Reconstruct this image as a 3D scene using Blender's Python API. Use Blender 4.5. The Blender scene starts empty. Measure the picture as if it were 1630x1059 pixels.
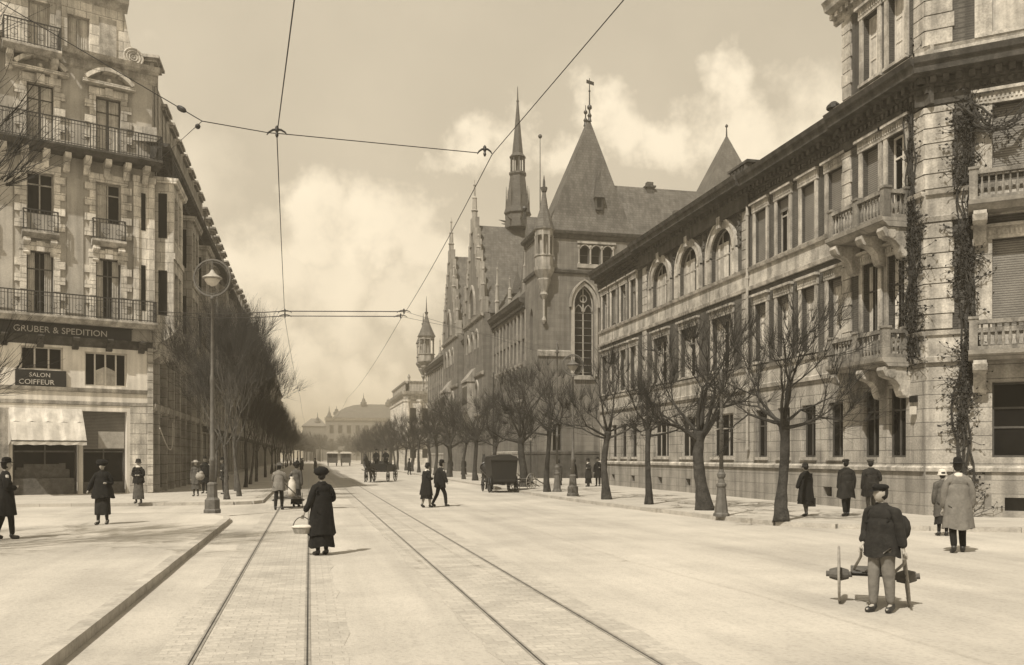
import bpy, math, random
from math import sin, cos, pi, radians, sqrt, atan2
from mathutils import Vector, noise, Matrix
random.seed(7)
SC = bpy.context.scene
COL = SC.collection
rnd = random.uniform

# ------------------------------------------------------------------ tagging
def tag(o, label=None, cat=None, group=None, kind=None):
    if label: o['label'] = label
    if cat: o['category'] = cat
    if group: o['group'] = group
    if kind: o['kind'] = kind
    return o
def empty(name, loc, label, cat, group=None, rz=0.0):
    o = bpy.data.objects.new(name, None); COL.objects.link(o)
    o.empty_display_size = .2
    o.location = loc; o.rotation_euler = (0, 0, rz)
    return tag(o, label, cat, group)
def copy_tree(o, parent=None):
    c = o.copy(); COL.objects.link(c); c.parent = parent
    for ch in list(o.children): copy_tree(ch, c)
    return c

# ------------------------------------------------------------------ materials
def S(v):                      # a grey of the faded brown-toned print
    v *= .72; return (v, v*.94, v*.84, 1)
MATS = {}
def mat(name, v, rough=.85, var=.25, ns=1.5, brick=None, mortar=.6, streak=0., bump=.15, metal=0., spec=.3, fine=18., cvar=0., flat=False, tracks=False):
    if name in MATS: return MATS[name]
    m = bpy.data.materials.new(name); m.use_nodes = True
    nt = m.node_tree; N = nt.nodes; L = nt.links
    b = N['Principled BSDF']
    b.inputs['Roughness'].default_value = rough
    b.inputs['Metallic'].default_value = metal
    b.inputs['Specular IOR Level'].default_value = spec
    tc = N.new('ShaderNodeTexCoord')
    n1 = N.new('ShaderNodeTexNoise'); n1.inputs['Scale'].default_value = ns; n1.inputs['Detail'].default_value = 6
    L.new(tc.outputs['Object'], n1.inputs['Vector'])
    n2 = N.new('ShaderNodeTexNoise'); n2.inputs['Scale'].default_value = fine; n2.inputs['Detail'].default_value = 3
    L.new(tc.outputs['Object'], n2.inputs['Vector'])
    def remap(sock, lo, hi, a=.3, c=.7):
        r = N.new('ShaderNodeMapRange'); r.inputs[1].default_value = a; r.inputs[2].default_value = c
        r.inputs[3].default_value = lo; r.inputs[4].default_value = hi; L.new(sock, r.inputs[0]); return r.outputs[0]
    def mul(a, c):
        x = N.new('ShaderNodeMath'); x.operation = 'MULTIPLY'; L.new(a, x.inputs[0]); L.new(c, x.inputs[1]); return x.outputs[0]
    f = mul(remap(n1.outputs[0], 1-var, 1+var*.6), remap(n2.outputs[0], 1-var*.6, 1+var*.4))
    if streak > 0:
        mp = N.new('ShaderNodeMapping'); mp.inputs['Scale'].default_value = (2.2, 2.2, .12)
        L.new(tc.outputs['Object'], mp.inputs[0])
        n3 = N.new('ShaderNodeTexNoise'); n3.inputs['Scale'].default_value = 1.3; n3.inputs['Detail'].default_value = 5
        L.new(mp.outputs[0], n3.inputs['Vector'])
        f = mul(f, remap(n3.outputs[0], 1-streak, 1.05, .38, .6))
    hs = n2.outputs[0]
    if tracks:      # worn wheel tracks and patches running along the road
        for sc_, ns_, lo in (((.9, .06, 1), 1.0, .88), ((.25, .25, 1), 1.0, .84)):
            mp = N.new('ShaderNodeMapping'); mp.inputs['Scale'].default_value = sc_; L.new(tc.outputs['Object'], mp.inputs[0])
            n3 = N.new('ShaderNodeTexNoise'); n3.inputs['Scale'].default_value = ns_; n3.inputs['Detail'].default_value = 8; n3.inputs['Roughness'].default_value = .65; L.new(mp.outputs[0], n3.inputs['Vector']); f = mul(f, remap(n3.outputs[0], lo, 1.06, .36, .58))
        vo = N.new('ShaderNodeTexVoronoi'); vo.inputs['Scale'].default_value = 14; L.new(tc.outputs['Object'], vo.inputs['Vector']); f = mul(f, remap(vo.outputs['Distance'], .86, 1.04, .0, .5))
        n4 = N.new('ShaderNodeTexNoise'); n4.inputs['Scale'].default_value = 1.7; n4.inputs['Detail'].default_value = 10; n4.inputs['Roughness'].default_value = .8; L.new(tc.outputs['Object'], n4.inputs['Vector']); f = mul(f, remap(n4.outputs[0], .62, 1.0, .30, .40))
    if brick:
        sp = N.new('ShaderNodeSeparateXYZ'); L.new(tc.outputs['Object'], sp.inputs[0])
        ad = N.new('ShaderNodeMath'); ad.operation = 'ADD'; L.new(sp.outputs[0], ad.inputs[0]); L.new(sp.outputs[1], ad.inputs[1])
        cb = N.new('ShaderNodeCombineXYZ'); L.new(sp.outputs[0] if flat else ad.outputs[0], cb.inputs[0]); L.new(sp.outputs[1] if flat else sp.outputs[2], cb.inputs[1])
        bt = N.new('ShaderNodeTexBrick'); L.new(cb.outputs[0], bt.inputs['Vector'])
        bt.inputs['Scale'].default_value = 1; bt.inputs['Brick Width'].default_value = brick[0]; bt.inputs['Row Height'].default_value = brick[1]
        bt.inputs['Mortar Size'].default_value = brick[2]; bt.inputs['Mortar Smooth'].default_value = .3
        bt.inputs['Color1'].default_value = (1, 1, 1, 1)
        k = 1-cvar; bt.inputs['Color2'].default_value = (k, k, k, 1)
        bt.inputs['Mortar'].default_value = (mortar, mortar, mortar, 1)
        bw = N.new('ShaderNodeRGBToBW'); L.new(bt.outputs[0], bw.inputs[0])
        f = mul(f, bw.outputs[0])
        inv = N.new('ShaderNodeMath'); inv.operation = 'MULTIPLY_ADD'; inv.inputs[1].default_value = -1.2; inv.inputs[2].default_value = 1
        L.new(bt.outputs['Fac'], inv.inputs[0])
        a2 = N.new('ShaderNodeMath'); a2.operation = 'ADD'; L.new(inv.outputs[0], a2.inputs[0]); L.new(n2.outputs[0], a2.inputs[1]); hs = a2.outputs[0]
    vm = N.new('ShaderNodeVectorMath'); vm.operation = 'SCALE'
    c = S(v); vm.inputs[0].default_value = c[:3]; L.new(f, vm.inputs['Scale'])
    L.new(vm.outputs[0], b.inputs['Base Color'])
    if bump > 0:
        bp = N.new('ShaderNodeBump'); bp.inputs['Strength'].default_value = bump; bp.inputs['Distance'].default_value = .03
        L.new(hs, bp.inputs['Height']); L.new(bp.outputs[0], b.inputs['Normal'])
    MATS[name] = m; return m
M_ = dict(
 road=mat('road_macadam', .52, .95, .10, .35, bump=.35, fine=30, tracks=True),
 pave=mat('pavement_slabs', .56, .93, .12, .5, brick=(1.1, .7, .014), mortar=.62, bump=.2, flat=True, cvar=.12),
 pave2=mat('worn_pavement', .53, .93, .12, .35, bump=.3, fine=30, tracks=True),
 kerb=mat('kerb_stone', .50, .85, .25, 2.5, bump=.3),
 stone=mat('pale_dressed_stone', .47, .85, .36, 1.1, brick=(.9, .42, .016), mortar=.42, streak=.35, bump=.3, cvar=.10),
 trim=mat('pale_trim_stone', .55, .85, .40, 2.2, streak=.4, bump=.25),
 balu=mat('weathered_balustrade', .33, .85, .4, 2.2, streak=.5, bump=.25),
 plinth=mat('plinth_stone', .38, .9, .22, 1.4, brick=(1.3, .4, .014), mortar=.6, streak=.3, bump=.35, cvar=.12),
 brick=mat('dark_brick', .10, .9, .25, 1.5, brick=(.24, .075, .012), mortar=1.35, streak=.25, bump=.3, cvar=.3),
 soot=mat('sooty_stone', .10, .9, .4, 2.5, streak=.4, bump=.3),
 sand=mat('grey_sandstone', .23, .9, .22, .8, brick=(.8, .35, .012), mortar=.65, streak=.3, bump=.3, cvar=.2),
 sandt=mat('sandstone_trim', .40, .9, .25, 1.5, streak=.4, bump=.25),
 vstem=mat('vine_stems', .05, .95, .4, 5, bump=.3),
 shopw=mat('painted_shop_wall', .88, .85, .14, 1.0, streak=.25, bump=.1),
 render=mat('grey_render', .50, .9, .2, 1.0, streak=.3, bump=.15),
 lstone=mat('carved_stone', .85, .9, .3, 2.0, brick=(.7, .5, .02), mortar=.5, streak=.4, bump=.3, cvar=.1),
 dstone=mat('street_side_stone', .50, .9, .3, 1.6, brick=(.7, .5, .02), mortar=.5, streak=.4, bump=.3),
 slate=mat('roof_slate', .165, .75, .22, .7, brick=(.3, .22, .02), mortar=.55, streak=.25, bump=.35, cvar=.3),
 slated=mat('dark_slate', .12, .75, .3, .9, brick=(.3, .2, .02), mortar=.5, bump=.3, cvar=.3),
 glass=mat('dark_window_glass', .012, .25, .3, 1.2, bump=.05, spec=.1, fine=3),
 frame=mat('painted_window_frame', .42, .6, .2, 4, bump=.05),
 frame_w=mat('white_window_frame', .72, .6, .12, 4, bump=.05),
 frame_d=mat('dark_window_frame', .09, .6, .3, 4, bump=.05),
 shutter=mat('roller_shutter', .24, .7, .2, 1.5, brick=(30, .07, .014), mortar=.45, bump=.4),
 curtain=mat('white_curtain', .62, .95, .25, 3.5, streak=.4, bump=.2),
 iron=mat('dark_iron', .035, .55, .3, 6, bump=.1, spec=.4),
 ironl=mat('grey_painted_iron', .13, .6, .3, 5, bump=.1, spec=.4),
 rail=mat('rail_steel', .34, .45, .3, 6, bump=.1),
 railbed=mat('rail_setts', .56, .9, .16, 1.2, brick=(.22, .13, .014), mortar=.84, bump=.5, flat=True, cvar=.2),
 wood=mat('worn_wood', .13, .8, .35, 5, bump=.25),
 woodl=mat('pale_wood', .36, .8, .3, 5, bump=.25),
 black=mat('black_paint', .012, .5, .3, 3, bump=.06, spec=.4),
 signw=mat('sign_lettering', .55, .7, .15, 6, bump=0),
 white=mat('white_paint', .75, .7, .12, 4, bump=.05),
 awn=mat('awning_canvas', .62, .95, .14, 2.0, streak=.2, bump=.25),
 bark=mat('bark_dark', .06, .95, .5, 4, streak=.3, bump=1.0),
 bark2=mat('bark_pale', .13, .95, .5, 4, streak=.3, bump=.9),
 twig=mat('twigs', .035, .95, .3, 3, bump=0),
 twig2=mat('twigs_brown', .05, .95, .3, 3, bump=0),
 leaf=mat('withered_leaf', .035, .95, .4, 9, bump=0),
 cblack=mat('black_cloth', .010, .95, .4, 6, bump=.4),
 cdark=mat('dark_cloth', .026, .95, .4, 6, bump=.4),
 cmid=mat('brown_cloth', .095, .95, .35, 6, bump=.4),
 cgrey=mat('grey_cloth', .20, .95, .2, 6, bump=.35),
 clight=mat('pale_cloth', .36, .95, .2, 6, bump=.35),
 cwhite=mat('white_cloth', .70, .95, .12, 6, bump=.3),
 skin=mat('skin', .42, .65, .1, 8, bump=.05),
 hair=mat('dark_hair', .02, .7, .3, 20, bump=.4),
 leather=mat('dark_leather', .022, .45, .3, 8, bump=.2, spec=.5),
 horse=mat('bay_horse_coat', .035, .7, .3, 4, bump=.2),
 far=mat('far_stone', .20, .9, .2, .3, brick=(2.5, 1.2, .04), mortar=.8, streak=.2, bump=.1),
 wire=mat('overhead_wire', .03, .5, .1, 3, bump=0),
 hill=mat('distant_wood', .10, .95, .3, .2, bump=0),
)

# ------------------------------------------------------------------ mesh builder
class Fr:                       # a facade frame: u along the wall, n outward, z up
    def __init__(s, o, u, n): s.o = Vector((o[0], o[1], o[2] if len(o) > 2 else 0)); s.u = Vector((u[0], u[1], 0)).normalized(); s.n = Vector((n[0], n[1], 0)).normalized()
    def p(s, u, n, z): return s.o + s.u*u + s.n*n + Vector((0, 0, z))
WORLD = Fr((0, 0), (1, 0), (0, 1))
class MB:
    def __init__(s, org=(0, 0, 0)): s.v = []; s.f = []; s.org = Vector(org); s.sm = False
    def add(s, vs, fs):
        k = len(s.v); s.v += [Vector(x)-s.org for x in vs]; s.f += [tuple(i+k for i in f) for f in fs]
    def box(s, F, u0, u1, n0, n1, z0, z1):
        P = [F.p(u, n, z) for z in (z0, z1) for n in (n0, n1) for u in (u0, u1)]
        s.add(P, [(0,1,3,2), (4,6,7,5), (0,4,5,1), (2,3,7,6), (0,2,6,4), (1,5,7,3)])
    def quad(s, a, b, c, d): s.add([a, b, c, d], [(0,1,2,3)])
    def prism(s, F, prof, u0, u1):          # prof: (n,z) polygon extruded along u
        k = len(prof); P = [F.p(u0, n, z) for n, z in prof]+[F.p(u1, n, z) for n, z in prof]
        s.add(P, [tuple(range(k))[::-1], tuple(range(k, 2*k))]+[(i, (i+1) % k, (i+1) % k+k, i+k) for i in range(k)])
    def plate(s, F, pts, n0, n1):           # pts: (u,z) polygon extruded along n
        k = len(pts); P = [F.p(u, n0, z) for u, z in pts]+[F.p(u, n1, z) for u, z in pts]
        s.add(P, [tuple(range(k))[::-1], tuple(range(k, 2*k))]+[(i, (i+1) % k, (i+1) % k+k, i+k) for i in range(k)])
    def slab(s, pts, z0, z1):               # pts (x,y)
        k = len(pts); P = [(x, y, z0) for x, y in pts]+[(x, y, z1) for x, y in pts]
        s.add(P, [tuple(range(k))[::-1], tuple(range(k, 2*k))]+[(i, (i+1) % k, (i+1) % k+k, i+k) for i in range(k)])
    def tube(s, pts, rad, n=6, cap=True):
        pts = [Vector(p) for p in pts]; m = len(pts)
        if not hasattr(rad, '__len__'): rad = [rad]*m
        vs = []; ref = None
        for i, p in enumerate(pts):
            t = (pts[min(i+1, m-1)]-pts[max(i-1, 0)])
            if t.length < 1e-9: t = Vector((0, 0, 1))
            t.normalize()
            if ref is None: ref = Vector((1, 0, 0)) if abs(t.x) < .8 else Vector((0, 1, 0))
            a = (ref-t*ref.dot(t)).normalized(); b = t.cross(a); ref = a
            for j in range(n):
                an = 2*pi*j/n; vs.append(p+(a*cos(an)+b*sin(an))*rad[i])
        fs = [(i*n+j, i*n+(j+1) % n, (i+1)*n+(j+1) % n, (i+1)*n+j) for i in range(m-1) for j in range(n)]
        if cap: fs += [tuple(range(n))[::-1], tuple(range((m-1)*n, m*n))]
        s.add(vs, fs)
    def lathe(s, c, prof, n=12, sx=1, sy=1, rot=0):   # prof (r,z)
        vs = []; m = len(prof)
        for r, z in prof:
            for j in range(n):
                a = 2*pi*j/n+rot; vs.append((c[0]+r*sx*cos(a), c[1]+r*sy*sin(a), c[2]+z))
        fs = [(i*n+j, i*n+(j+1) % n, (i+1)*n+(j+1) % n, (i+1)*n+j) for i in range(m-1) for j in range(n)]
        fs += [tuple(range(n))[::-1], tuple(range((m-1)*n, m*n))]
        s.add(vs, fs)
    def torus(s, c, R, r, ax=(1, 0, 0), ay=(0, 0, 1), n=32, k=6):
        ax = Vector(ax).normalized(); ay = Vector(ay).normalized(); az = ax.cross(ay); c = Vector(c); vs = []
        for i in range(n):
            a = 2*pi*i/n; d = ax*cos(a)+ay*sin(a)
            for j in range(k):
                b = 2*pi*j/k; vs.append(c+d*(R+r*cos(b))+az*r*sin(b))
        s.add(vs, [(i*k+j, i*k+(j+1) % k, ((i+1) % n)*k+(j+1) % k, ((i+1) % n)*k+j) for i in range(n) for j in range(k)])
    def ball(s, c, r, n=8, sz=1):
        s.lathe(c, [(max(r*sin(pi*i/6), .0005), -r*sz*cos(pi*i/6)) for i in range(7)], n)
    def data(s, name):
        me = bpy.data.meshes.new(name); me.from_pydata([tuple(v) for v in s.v], [], s.f); me.update()
        if s.sm:
            for p in me.polygons: p.use_smooth = True
        return me
    def build(s, name, m, parent=None, smooth=False):
        if not s.v: return None
        s.sm = smooth; me = s.data(name)
        o = bpy.data.objects.new(name, me); COL.objects.link(o)
        for mm in (m if isinstance(m, (list, tuple)) else [m]): me.materials.append(mm)
        if parent: o.parent = parent
        else: o.location = s.org
        return o

def arch_pts(uc, hw, zs, rise, kind, n=10):
    out = []
    for i in range(n+1):
        t = i/n
        if kind == 'round' : a = pi*(1-t); out.append((uc+hw*cos(a), zs+rise*sin(a)))
        elif kind == 'seg':
            x = -1+2*t; out.append((uc+hw*x, zs+rise*(1-x*x)))
        else:
            if t <= .5:
                a = (t/.5)*pi/3; out.append((uc+hw-2*hw*cos(a), zs+rise*sin(a)/sin(pi/3)))
            else:
                a = ((1-t)/.5)*pi/3; out.append((uc-hw+2*hw*cos(a), zs+rise*sin(a)/sin(pi/3)))
    return out
def wall(mb, F, u0, u1, z0, z1, ops, n=0., depth=.3):
    """wall face with real openings. op: (u0,u1,z0,z1[,kind,rise])"""
    us = sorted(set([u0, u1]+[o[0] for o in ops]+[o[1] for o in ops])); zs = sorted(set([z0, z1]+[o[2] for o in ops]+[o[3] for o in ops]))
    us = [u for u in us if u0 <= u <= u1]; zs = [z for z in zs if z0 <= z <= z1]
    for a, b in zip(us, us[1:]):
        for c, d in zip(zs, zs[1:]):
            mu, mz = (a+b)/2, (c+d)/2
            if any(o[0] < mu < o[1] and o[2] < mz < o[3] for o in ops): continue
            mb.quad(F.p(a, n, c), F.p(b, n, c), F.p(b, n, d), F.p(a, n, d))
    for o in ops:
        a, b, c, d = o[:4]; n1 = n-depth
        if len(o) > 4 and o[4]:
            kind, rise = o[4], o[5]; zs_ = d-rise; pts = arch_pts((a+b)/2, (b-a)/2, zs_, rise, kind)
            for (ua, za), (ub, zb) in zip(pts, pts[1:]):
                mb.quad(F.p(ua, n, za), F.p(ub, n, zb), F.p(ub, n, d), F.p(ua, n, d))
                mb.quad(F.p(ua, n, za), F.p(ub, n, zb), F.p(ub, n1, zb), F.p(ua, n1, za))
            dd = zs_
        else:
            dd = d; mb.quad(F.p(a, n, d), F.p(b, n, d), F.p(b, n1, d), F.p(a, n1, d))
        mb.quad(F.p(a, n, c), F.p(a, n, dd), F.p(a, n1, dd), F.p(a, n1, c))
        mb.quad(F.p(b, n, c), F.p(b, n, dd), F.p(b, n1, dd), F.p(b, n1, c))
        mb.quad(F.p(a, n, c), F.p(b, n, c), F.p(b, n1, c), F.p(a, n1, c))
def window(F, op, n, root, org, frame='frame', mull=1, trans=(.7,), pane='glass', shutter=0, curtain=None, bw=.06):
    """frame mesh (> pane, shutter, curtain) set in an opening at depth n"""
    a, b, c, d = op[:4]; w = b-a; h = d-c
    mb = MB(org); arch = len(op) > 4 and op[4]
    t0, t1 = n, n+.06
    top = d-(op[5] if arch else 0)
    mb.box(F, a, a+bw, t0, t1, c, top); mb.box(F, b-bw, b, t0, t1, c, top); mb.box(F, a+bw, b-bw, t0, t1, c, c+bw)
    if arch:
        pts = arch_pts((a+b)/2, (b-a)/2, top, op[5], op[4]); pin = arch_pts((a+b)/2, (b-a)/2-bw, top, op[5]-bw, op[4])
        for i in range(len(pts)-1): mb.plate(F, [pts[i], pts[i+1], pin[i+1], pin[i]], t0, t1)
    else: mb.box(F, a+bw, b-bw, t0, t1, d-bw, d)
    for k in range(mull):
        u = a+w*(k+1)/(mull+1); mb.box(F, u-bw*.5, u+bw*.5, t0, t1-.005, c+bw, d-bw-(.0 if not arch else .05))
    for t in trans: mb.box(F, a+bw, b-bw, t0, t1-.01, c+h*t-bw*.5, c+h*t+bw*.5)
    fo = mb.build('window', M_[frame], root)
    pm = MB(org)
    if arch:
        pl = [(b-.01, c+.01), (a+.01, c+.01)]+[(u, z) for u, z in arch_pts((a+b)/2, (b-a)/2-.01, top, op[5]-.01, op[4])]
        pm.plate(F, pl, n-.02, n+.015)
    else: pm.box(F, a+.01, b-.01, n-.02, n+.015, c+.01, d-.01)
    pm.build('pane', M_[pane], fo)
    if shutter > 0:
        sm = MB(org); sm.box(F, a+.02, b-.02, n+.07, n+.10, d-h*shutter, d-.01); sm.build('shutter', M_['shutter'], fo)
    if curtain:
        cm = MB(org)
        for side, fr in curtain:
            k = 8; u_0, u_1 = (a+bw, a+bw+(w-2*bw)*fr) if side < 0 else (b-bw-(w-2*bw)*fr, b-bw)
            zt = d-bw-(op[5]*.45 if arch else 0)
            for i in range(k):
                ua = u_0+(u_1-u_0)*i/k; ub = u_0+(u_1-u_0)*(i+1)/k; na = n+.02+.02*(i % 2); nb = n+.02+.02*((i+1) % 2)
                cm.quad(F.p(ua, na, c+bw), F.p(ub, nb, c+bw), F.p(ub, nb, zt), F.p(ua, na, zt))
        cm.build('curtain', M_['curtain'], fo)
    return fo
def arch_band(mb, F, uc, hw, zs, rise, kind, th, n0, n1, foot=0, n=12):
    a = arch_pts(uc, hw, zs, rise, kind, n); b = arch_pts(uc, hw+th, zs, rise+th, kind, n)
    for i in range(n): mb.plate(F, [a[i], a[i+1], b[i+1], b[i]], n0, n1)
    if foot: mb.box(F, uc-hw-th, uc-hw, n0, n1, zs-foot, zs-.002); mb.box(F, uc+hw, uc+hw+th, n0, n1, zs-foot, zs-.002)
def console(mb, F, u, w, zt, h, pr, n0=0.):
    prof = [(n0-.02, zt), (n0+pr, zt), (n0+pr*1.04, zt-h*.12), (n0+pr*.95, zt-h*.30), (n0+pr*.78, zt-h*.36), (n0+pr*.58, zt-h*.42), (n0+pr*.40, zt-h*.6), (n0+pr*.36, zt-h*.78), (n0+pr*.28, zt-h*.95), (n0+pr*.12, zt-h), (n0-.02, zt-h)]
    mb.prism(F, prof, u-w/2, u+w/2)
    c = F.p(u-w/2-.02, n0+pr*.72, zt-h*.2); e = F.p(u+w/2+.02, n0+pr*.72, zt-h*.2); mb.tube([c, e], h*.17, 10)
    c = F.p(u-w/2-.015, n0+pr*.2, zt-h*.84); e = F.p(u+w/2+.015, n0+pr*.2, zt-h*.84); mb.tube([c, e], h*.11, 8)
def cornice(mb, F, u0, u1, z, prof, n0=0.):
    mb.prism(F, [(n0-.05, z+prof[0][1])]+[(n0+a, z+b) for a, b in prof]+[(n0-.05, z+prof[-1][1])], u0, u1)
def dentils(mb, F, u0, u1, z0, z1, n0, n1, step, w):
    k = int((u1-u0)/step)
    for i in range(k):
        u = u0+(i+.5)*(u1-u0)/k; mb.box(F, u-w/2, u+w/2, n0, n1, z0, z1)
def balustrade(mb, F, pts, z0, h, ped=.22):
    """stone balustrade through (u,n) points"""
    for (ua, na), (ub, nb) in zip(pts, pts[1:]):
        A = F.p(ua, na, 0); B = F.p(ub, nb, 0); d = B-A; L = d.length; G = Fr(A, d, Vector((-d.y, d.x, 0)))
        mb.box(G, .0, L, -.08, .08, z0, z0+.12); mb.box(G, 0, L, -.10, .10, z0+h-.12, z0+h)
        k = max(2, int((L-ped)/.17))
        for i in range(k):
            u = ped*.6+(L-ped*1.2)*(i+.5)/k; p = G.p(u, 0, z0+.12); hh = h-.24
            mb.lathe(p, [(.03, 0), (.03, hh*.08), (.055, hh*.3), (.045, hh*.5), (.022, hh*.7), (.03, hh*.9), (.03, hh)], 6)
    for u, n in pts:
        mb.box(F, u-ped/2, u+ped/2, n-ped/2, n+ped/2, z0-.01, z0+h+.03); mb.box(F, u-ped/2-.03, u+ped/2+.03, n-ped/2-.03, n+ped/2+.03, z0+h+.03, z0+h+.1)
def railing(mb, F, pts, z0, h, step=.13, orn=True):
    for (ua, na), (ub, nb) in zip(pts, pts[1:]):
        A = F.p(ua, na, 0); B = F.p(ub, nb, 0); d = B-A; L = d.length; G = Fr(A, d, Vector((-d.y, d.x, 0)))
        for z, t in ((z0+h, .025), (z0+h-.16, .012), (z0+.08, .014)): mb.box(G, 0, L, -t, t, z-t, z+t)
        k = max(2, int(L/step))
        for i in range(k+1):
            u = L*i/k; t = .022 if i % 8 == 0 else .011; mb.box(G, u-t, u+t, -t, t, z0, z0+h-.03)
        if orn:
            for i in range(0, k-2, 4):
                mb.torus(G.p(L*(i+2)/k, 0, z0+h*.42), step*1.1, .012, G.u, (0, 0, 1), 10, 3)
# ------------------------------------------------------------------ camera, light, sky
TH = radians(12.99); CAMH = 1.9
cam = bpy.data.cameras.new('camera'); co = bpy.data.objects.new('camera', cam); COL.objects.link(co)
co.location = (0, 0, CAMH); co.rotation_euler = (radians(90), 0, -TH)
cam.sensor_width = 36; cam.lens = 36*1400/1630; cam.shift_y = 197.5/1630; cam.clip_start = .1; cam.clip_end = 4000
SC.camera = co
SUN_EL = radians(52); LX, LY = .69, .724            # light travels towards (LX, LY)
sl = bpy.data.lights.new('sun', 'SUN'); sl.energy = 4.8; sl.angle = radians(.6); sl.color = (1, .925, .80)
so = bpy.data.objects.new('sun', sl); COL.objects.link(so)
d = Vector((LX*cos(SUN_EL), LY*cos(SUN_EL), -sin(SUN_EL))); so.rotation_euler = d.to_track_quat('-Z', 'Y').to_euler()
so.location = (-30, -30, 60)
w = bpy.data.worlds.new('World'); SC.world = w; w.use_nodes = True
nt = w.node_tree; N = nt.nodes; L = nt.links; N.clear()
out = N.new('ShaderNodeOutputWorld'); bg = N.new('ShaderNodeBackground'); L.new(bg.outputs[0], out.inputs[0]); bg.inputs[1].default_value = .1
sky = N.new('ShaderNodeTexSky'); sky.sky_type = 'NISHITA'; sky.sun_disc = False; sky.sun_elevation = SUN_EL
sky.sun_rotation = atan2(-LX, -LY); sky.air_density = 1.0; sky.dust_density = 2.0
bw = N.new('ShaderNodeRGBToBW'); L.new(sky.outputs[0], bw.inputs[0])
def mth(op, a, b=None, c=None, clamp=False):
    x = N.new('ShaderNodeMath'); x.operation = op; x.use_clamp = clamp
    for i, q in enumerate((a, b, c)):
        if q is None: continue
        if isinstance(q, (int, float)): x.inputs[i].default_value = q
        else: L.new(q, x.inputs[i])
    return x.outputs[0]
tc = N.new('ShaderNodeTexCoord'); gen = tc.outputs['Generated']
nz = N.new('ShaderNodeTexNoise'); nz.inputs['Scale'].default_value = 9; nz.inputs['Detail'].default_value = 9; nz.inputs['Roughness'].default_value = .58; L.new(gen, nz.inputs['Vector'])
sb = N.new('ShaderNodeVectorMath'); sb.operation = 'SUBTRACT'; L.new(nz.outputs['Color'], sb.inputs[0]); sb.inputs[1].default_value = (.5, .5, .5)
sc = N.new('ShaderNodeVectorMath'); sc.operation = 'SCALE'; L.new(sb.outputs[0], sc.inputs[0]); sc.inputs['Scale'].default_value = .24
ad = N.new('ShaderNodeVectorMath'); ad.operation = 'ADD'; L.new(gen, ad.inputs[0]); L.new(sc.outputs[0], ad.inputs[1])
def skydir(az, el): az = radians(az); el = radians(el); return (sin(az)*cos(el), cos(az)*cos(el), sin(el))
# cumulus banks: azimuth from the avenue's axis, elevation, radius, strength
CL = [(.5, 15.0, .065, 1), (3.5, 14.2, .07, 1), (7, 13.4, .06, .9), (-2.5, 12.2, .08, .95), (2.5, 10.6, .085, .9), (11, 18.6, .05, .9), (8, 9.5, .05, .7),
      (-.5, 6.6, .055, 1), (3.2, 5.6, .05, 1), (-4.5, 5.5, .07, .9), (6.2, 3.5, .045, .8),
      (19.5, 20.8, .06, 1), (23, 20, .055, 1), (16, 18.4, .045, .9), (27, 19.5, .06, 1), (31, 18, .08, .9), (-12, 14, .15, .7), (-22, 18, .2, .7), (-40, 25, .3, .8), (50, 26, .25, .9), (80, 30, .4, .9), (140, 30, .5, .9), (-100, 30, .5, .9), (-160, 35, .5, .9)]
acc = None
for az, el, r, k in CL:
    vd = N.new('ShaderNodeVectorMath'); vd.operation = 'DISTANCE'; L.new(ad.outputs[0], vd.inputs[0]); vd.inputs[1].default_value = skydir(az, el)
    mr = N.new('ShaderNodeMapRange'); mr.interpolation_type = 'SMOOTHSTEP'; L.new(vd.outputs['Value'], mr.inputs[0])
    mr.inputs[1].default_value = r*1.15; mr.inputs[2].default_value = r*.35; mr.inputs[3].default_value = 0; mr.inputs[4].default_value = k
    acc = mr.outputs[0] if acc is None else mth('MAXIMUM', acc, mr.outputs[0])
nf = N.new('ShaderNodeTexNoise'); nf.inputs['Scale'].default_value = 3.0; nf.inputs['Detail'].default_value = 7; L.new(gen, nf.inputs['Vector'])
veil = mth('MULTIPLY_ADD', nf.outputs[0], .7, -.2, True)
mask = mth('MAXIMUM', acc, veil)
shade = mth('MULTIPLY_ADD', nz.outputs[0], 1.3, -.02)
cl = mth('MULTIPLY_ADD', shade, 3.2, 6.1)
base = mth('MULTIPLY_ADD', bw.outputs[0], .30, 3.65)
mx = N.new('ShaderNodeMix'); mx.data_type = 'FLOAT'; L.new(mask, mx.inputs[0]); L.new(base, mx.inputs[2]); L.new(cl, mx.inputs[3])
tn = N.new('ShaderNodeVectorMath'); tn.operation = 'SCALE'; tn.inputs[0].default_value = (1, .873, .665); L.new(mx.outputs[0], tn.inputs['Scale'])
L.new(tn.outputs[0], bg.inputs[0])
SC.view_settings.view_transform = 'Standard'; SC.view_settings.look = 'None'; SC.view_settings.exposure = .4; SC.view_settings.gamma = 1
SC.render.engine = 'CYCLES'
SC.cycles.max_bounces = 5; SC.cycles.diffuse_bounces = 3; SC.cycles.volume_bounces = 0; SC.cycles.transparent_max_bounces = 8

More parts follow.
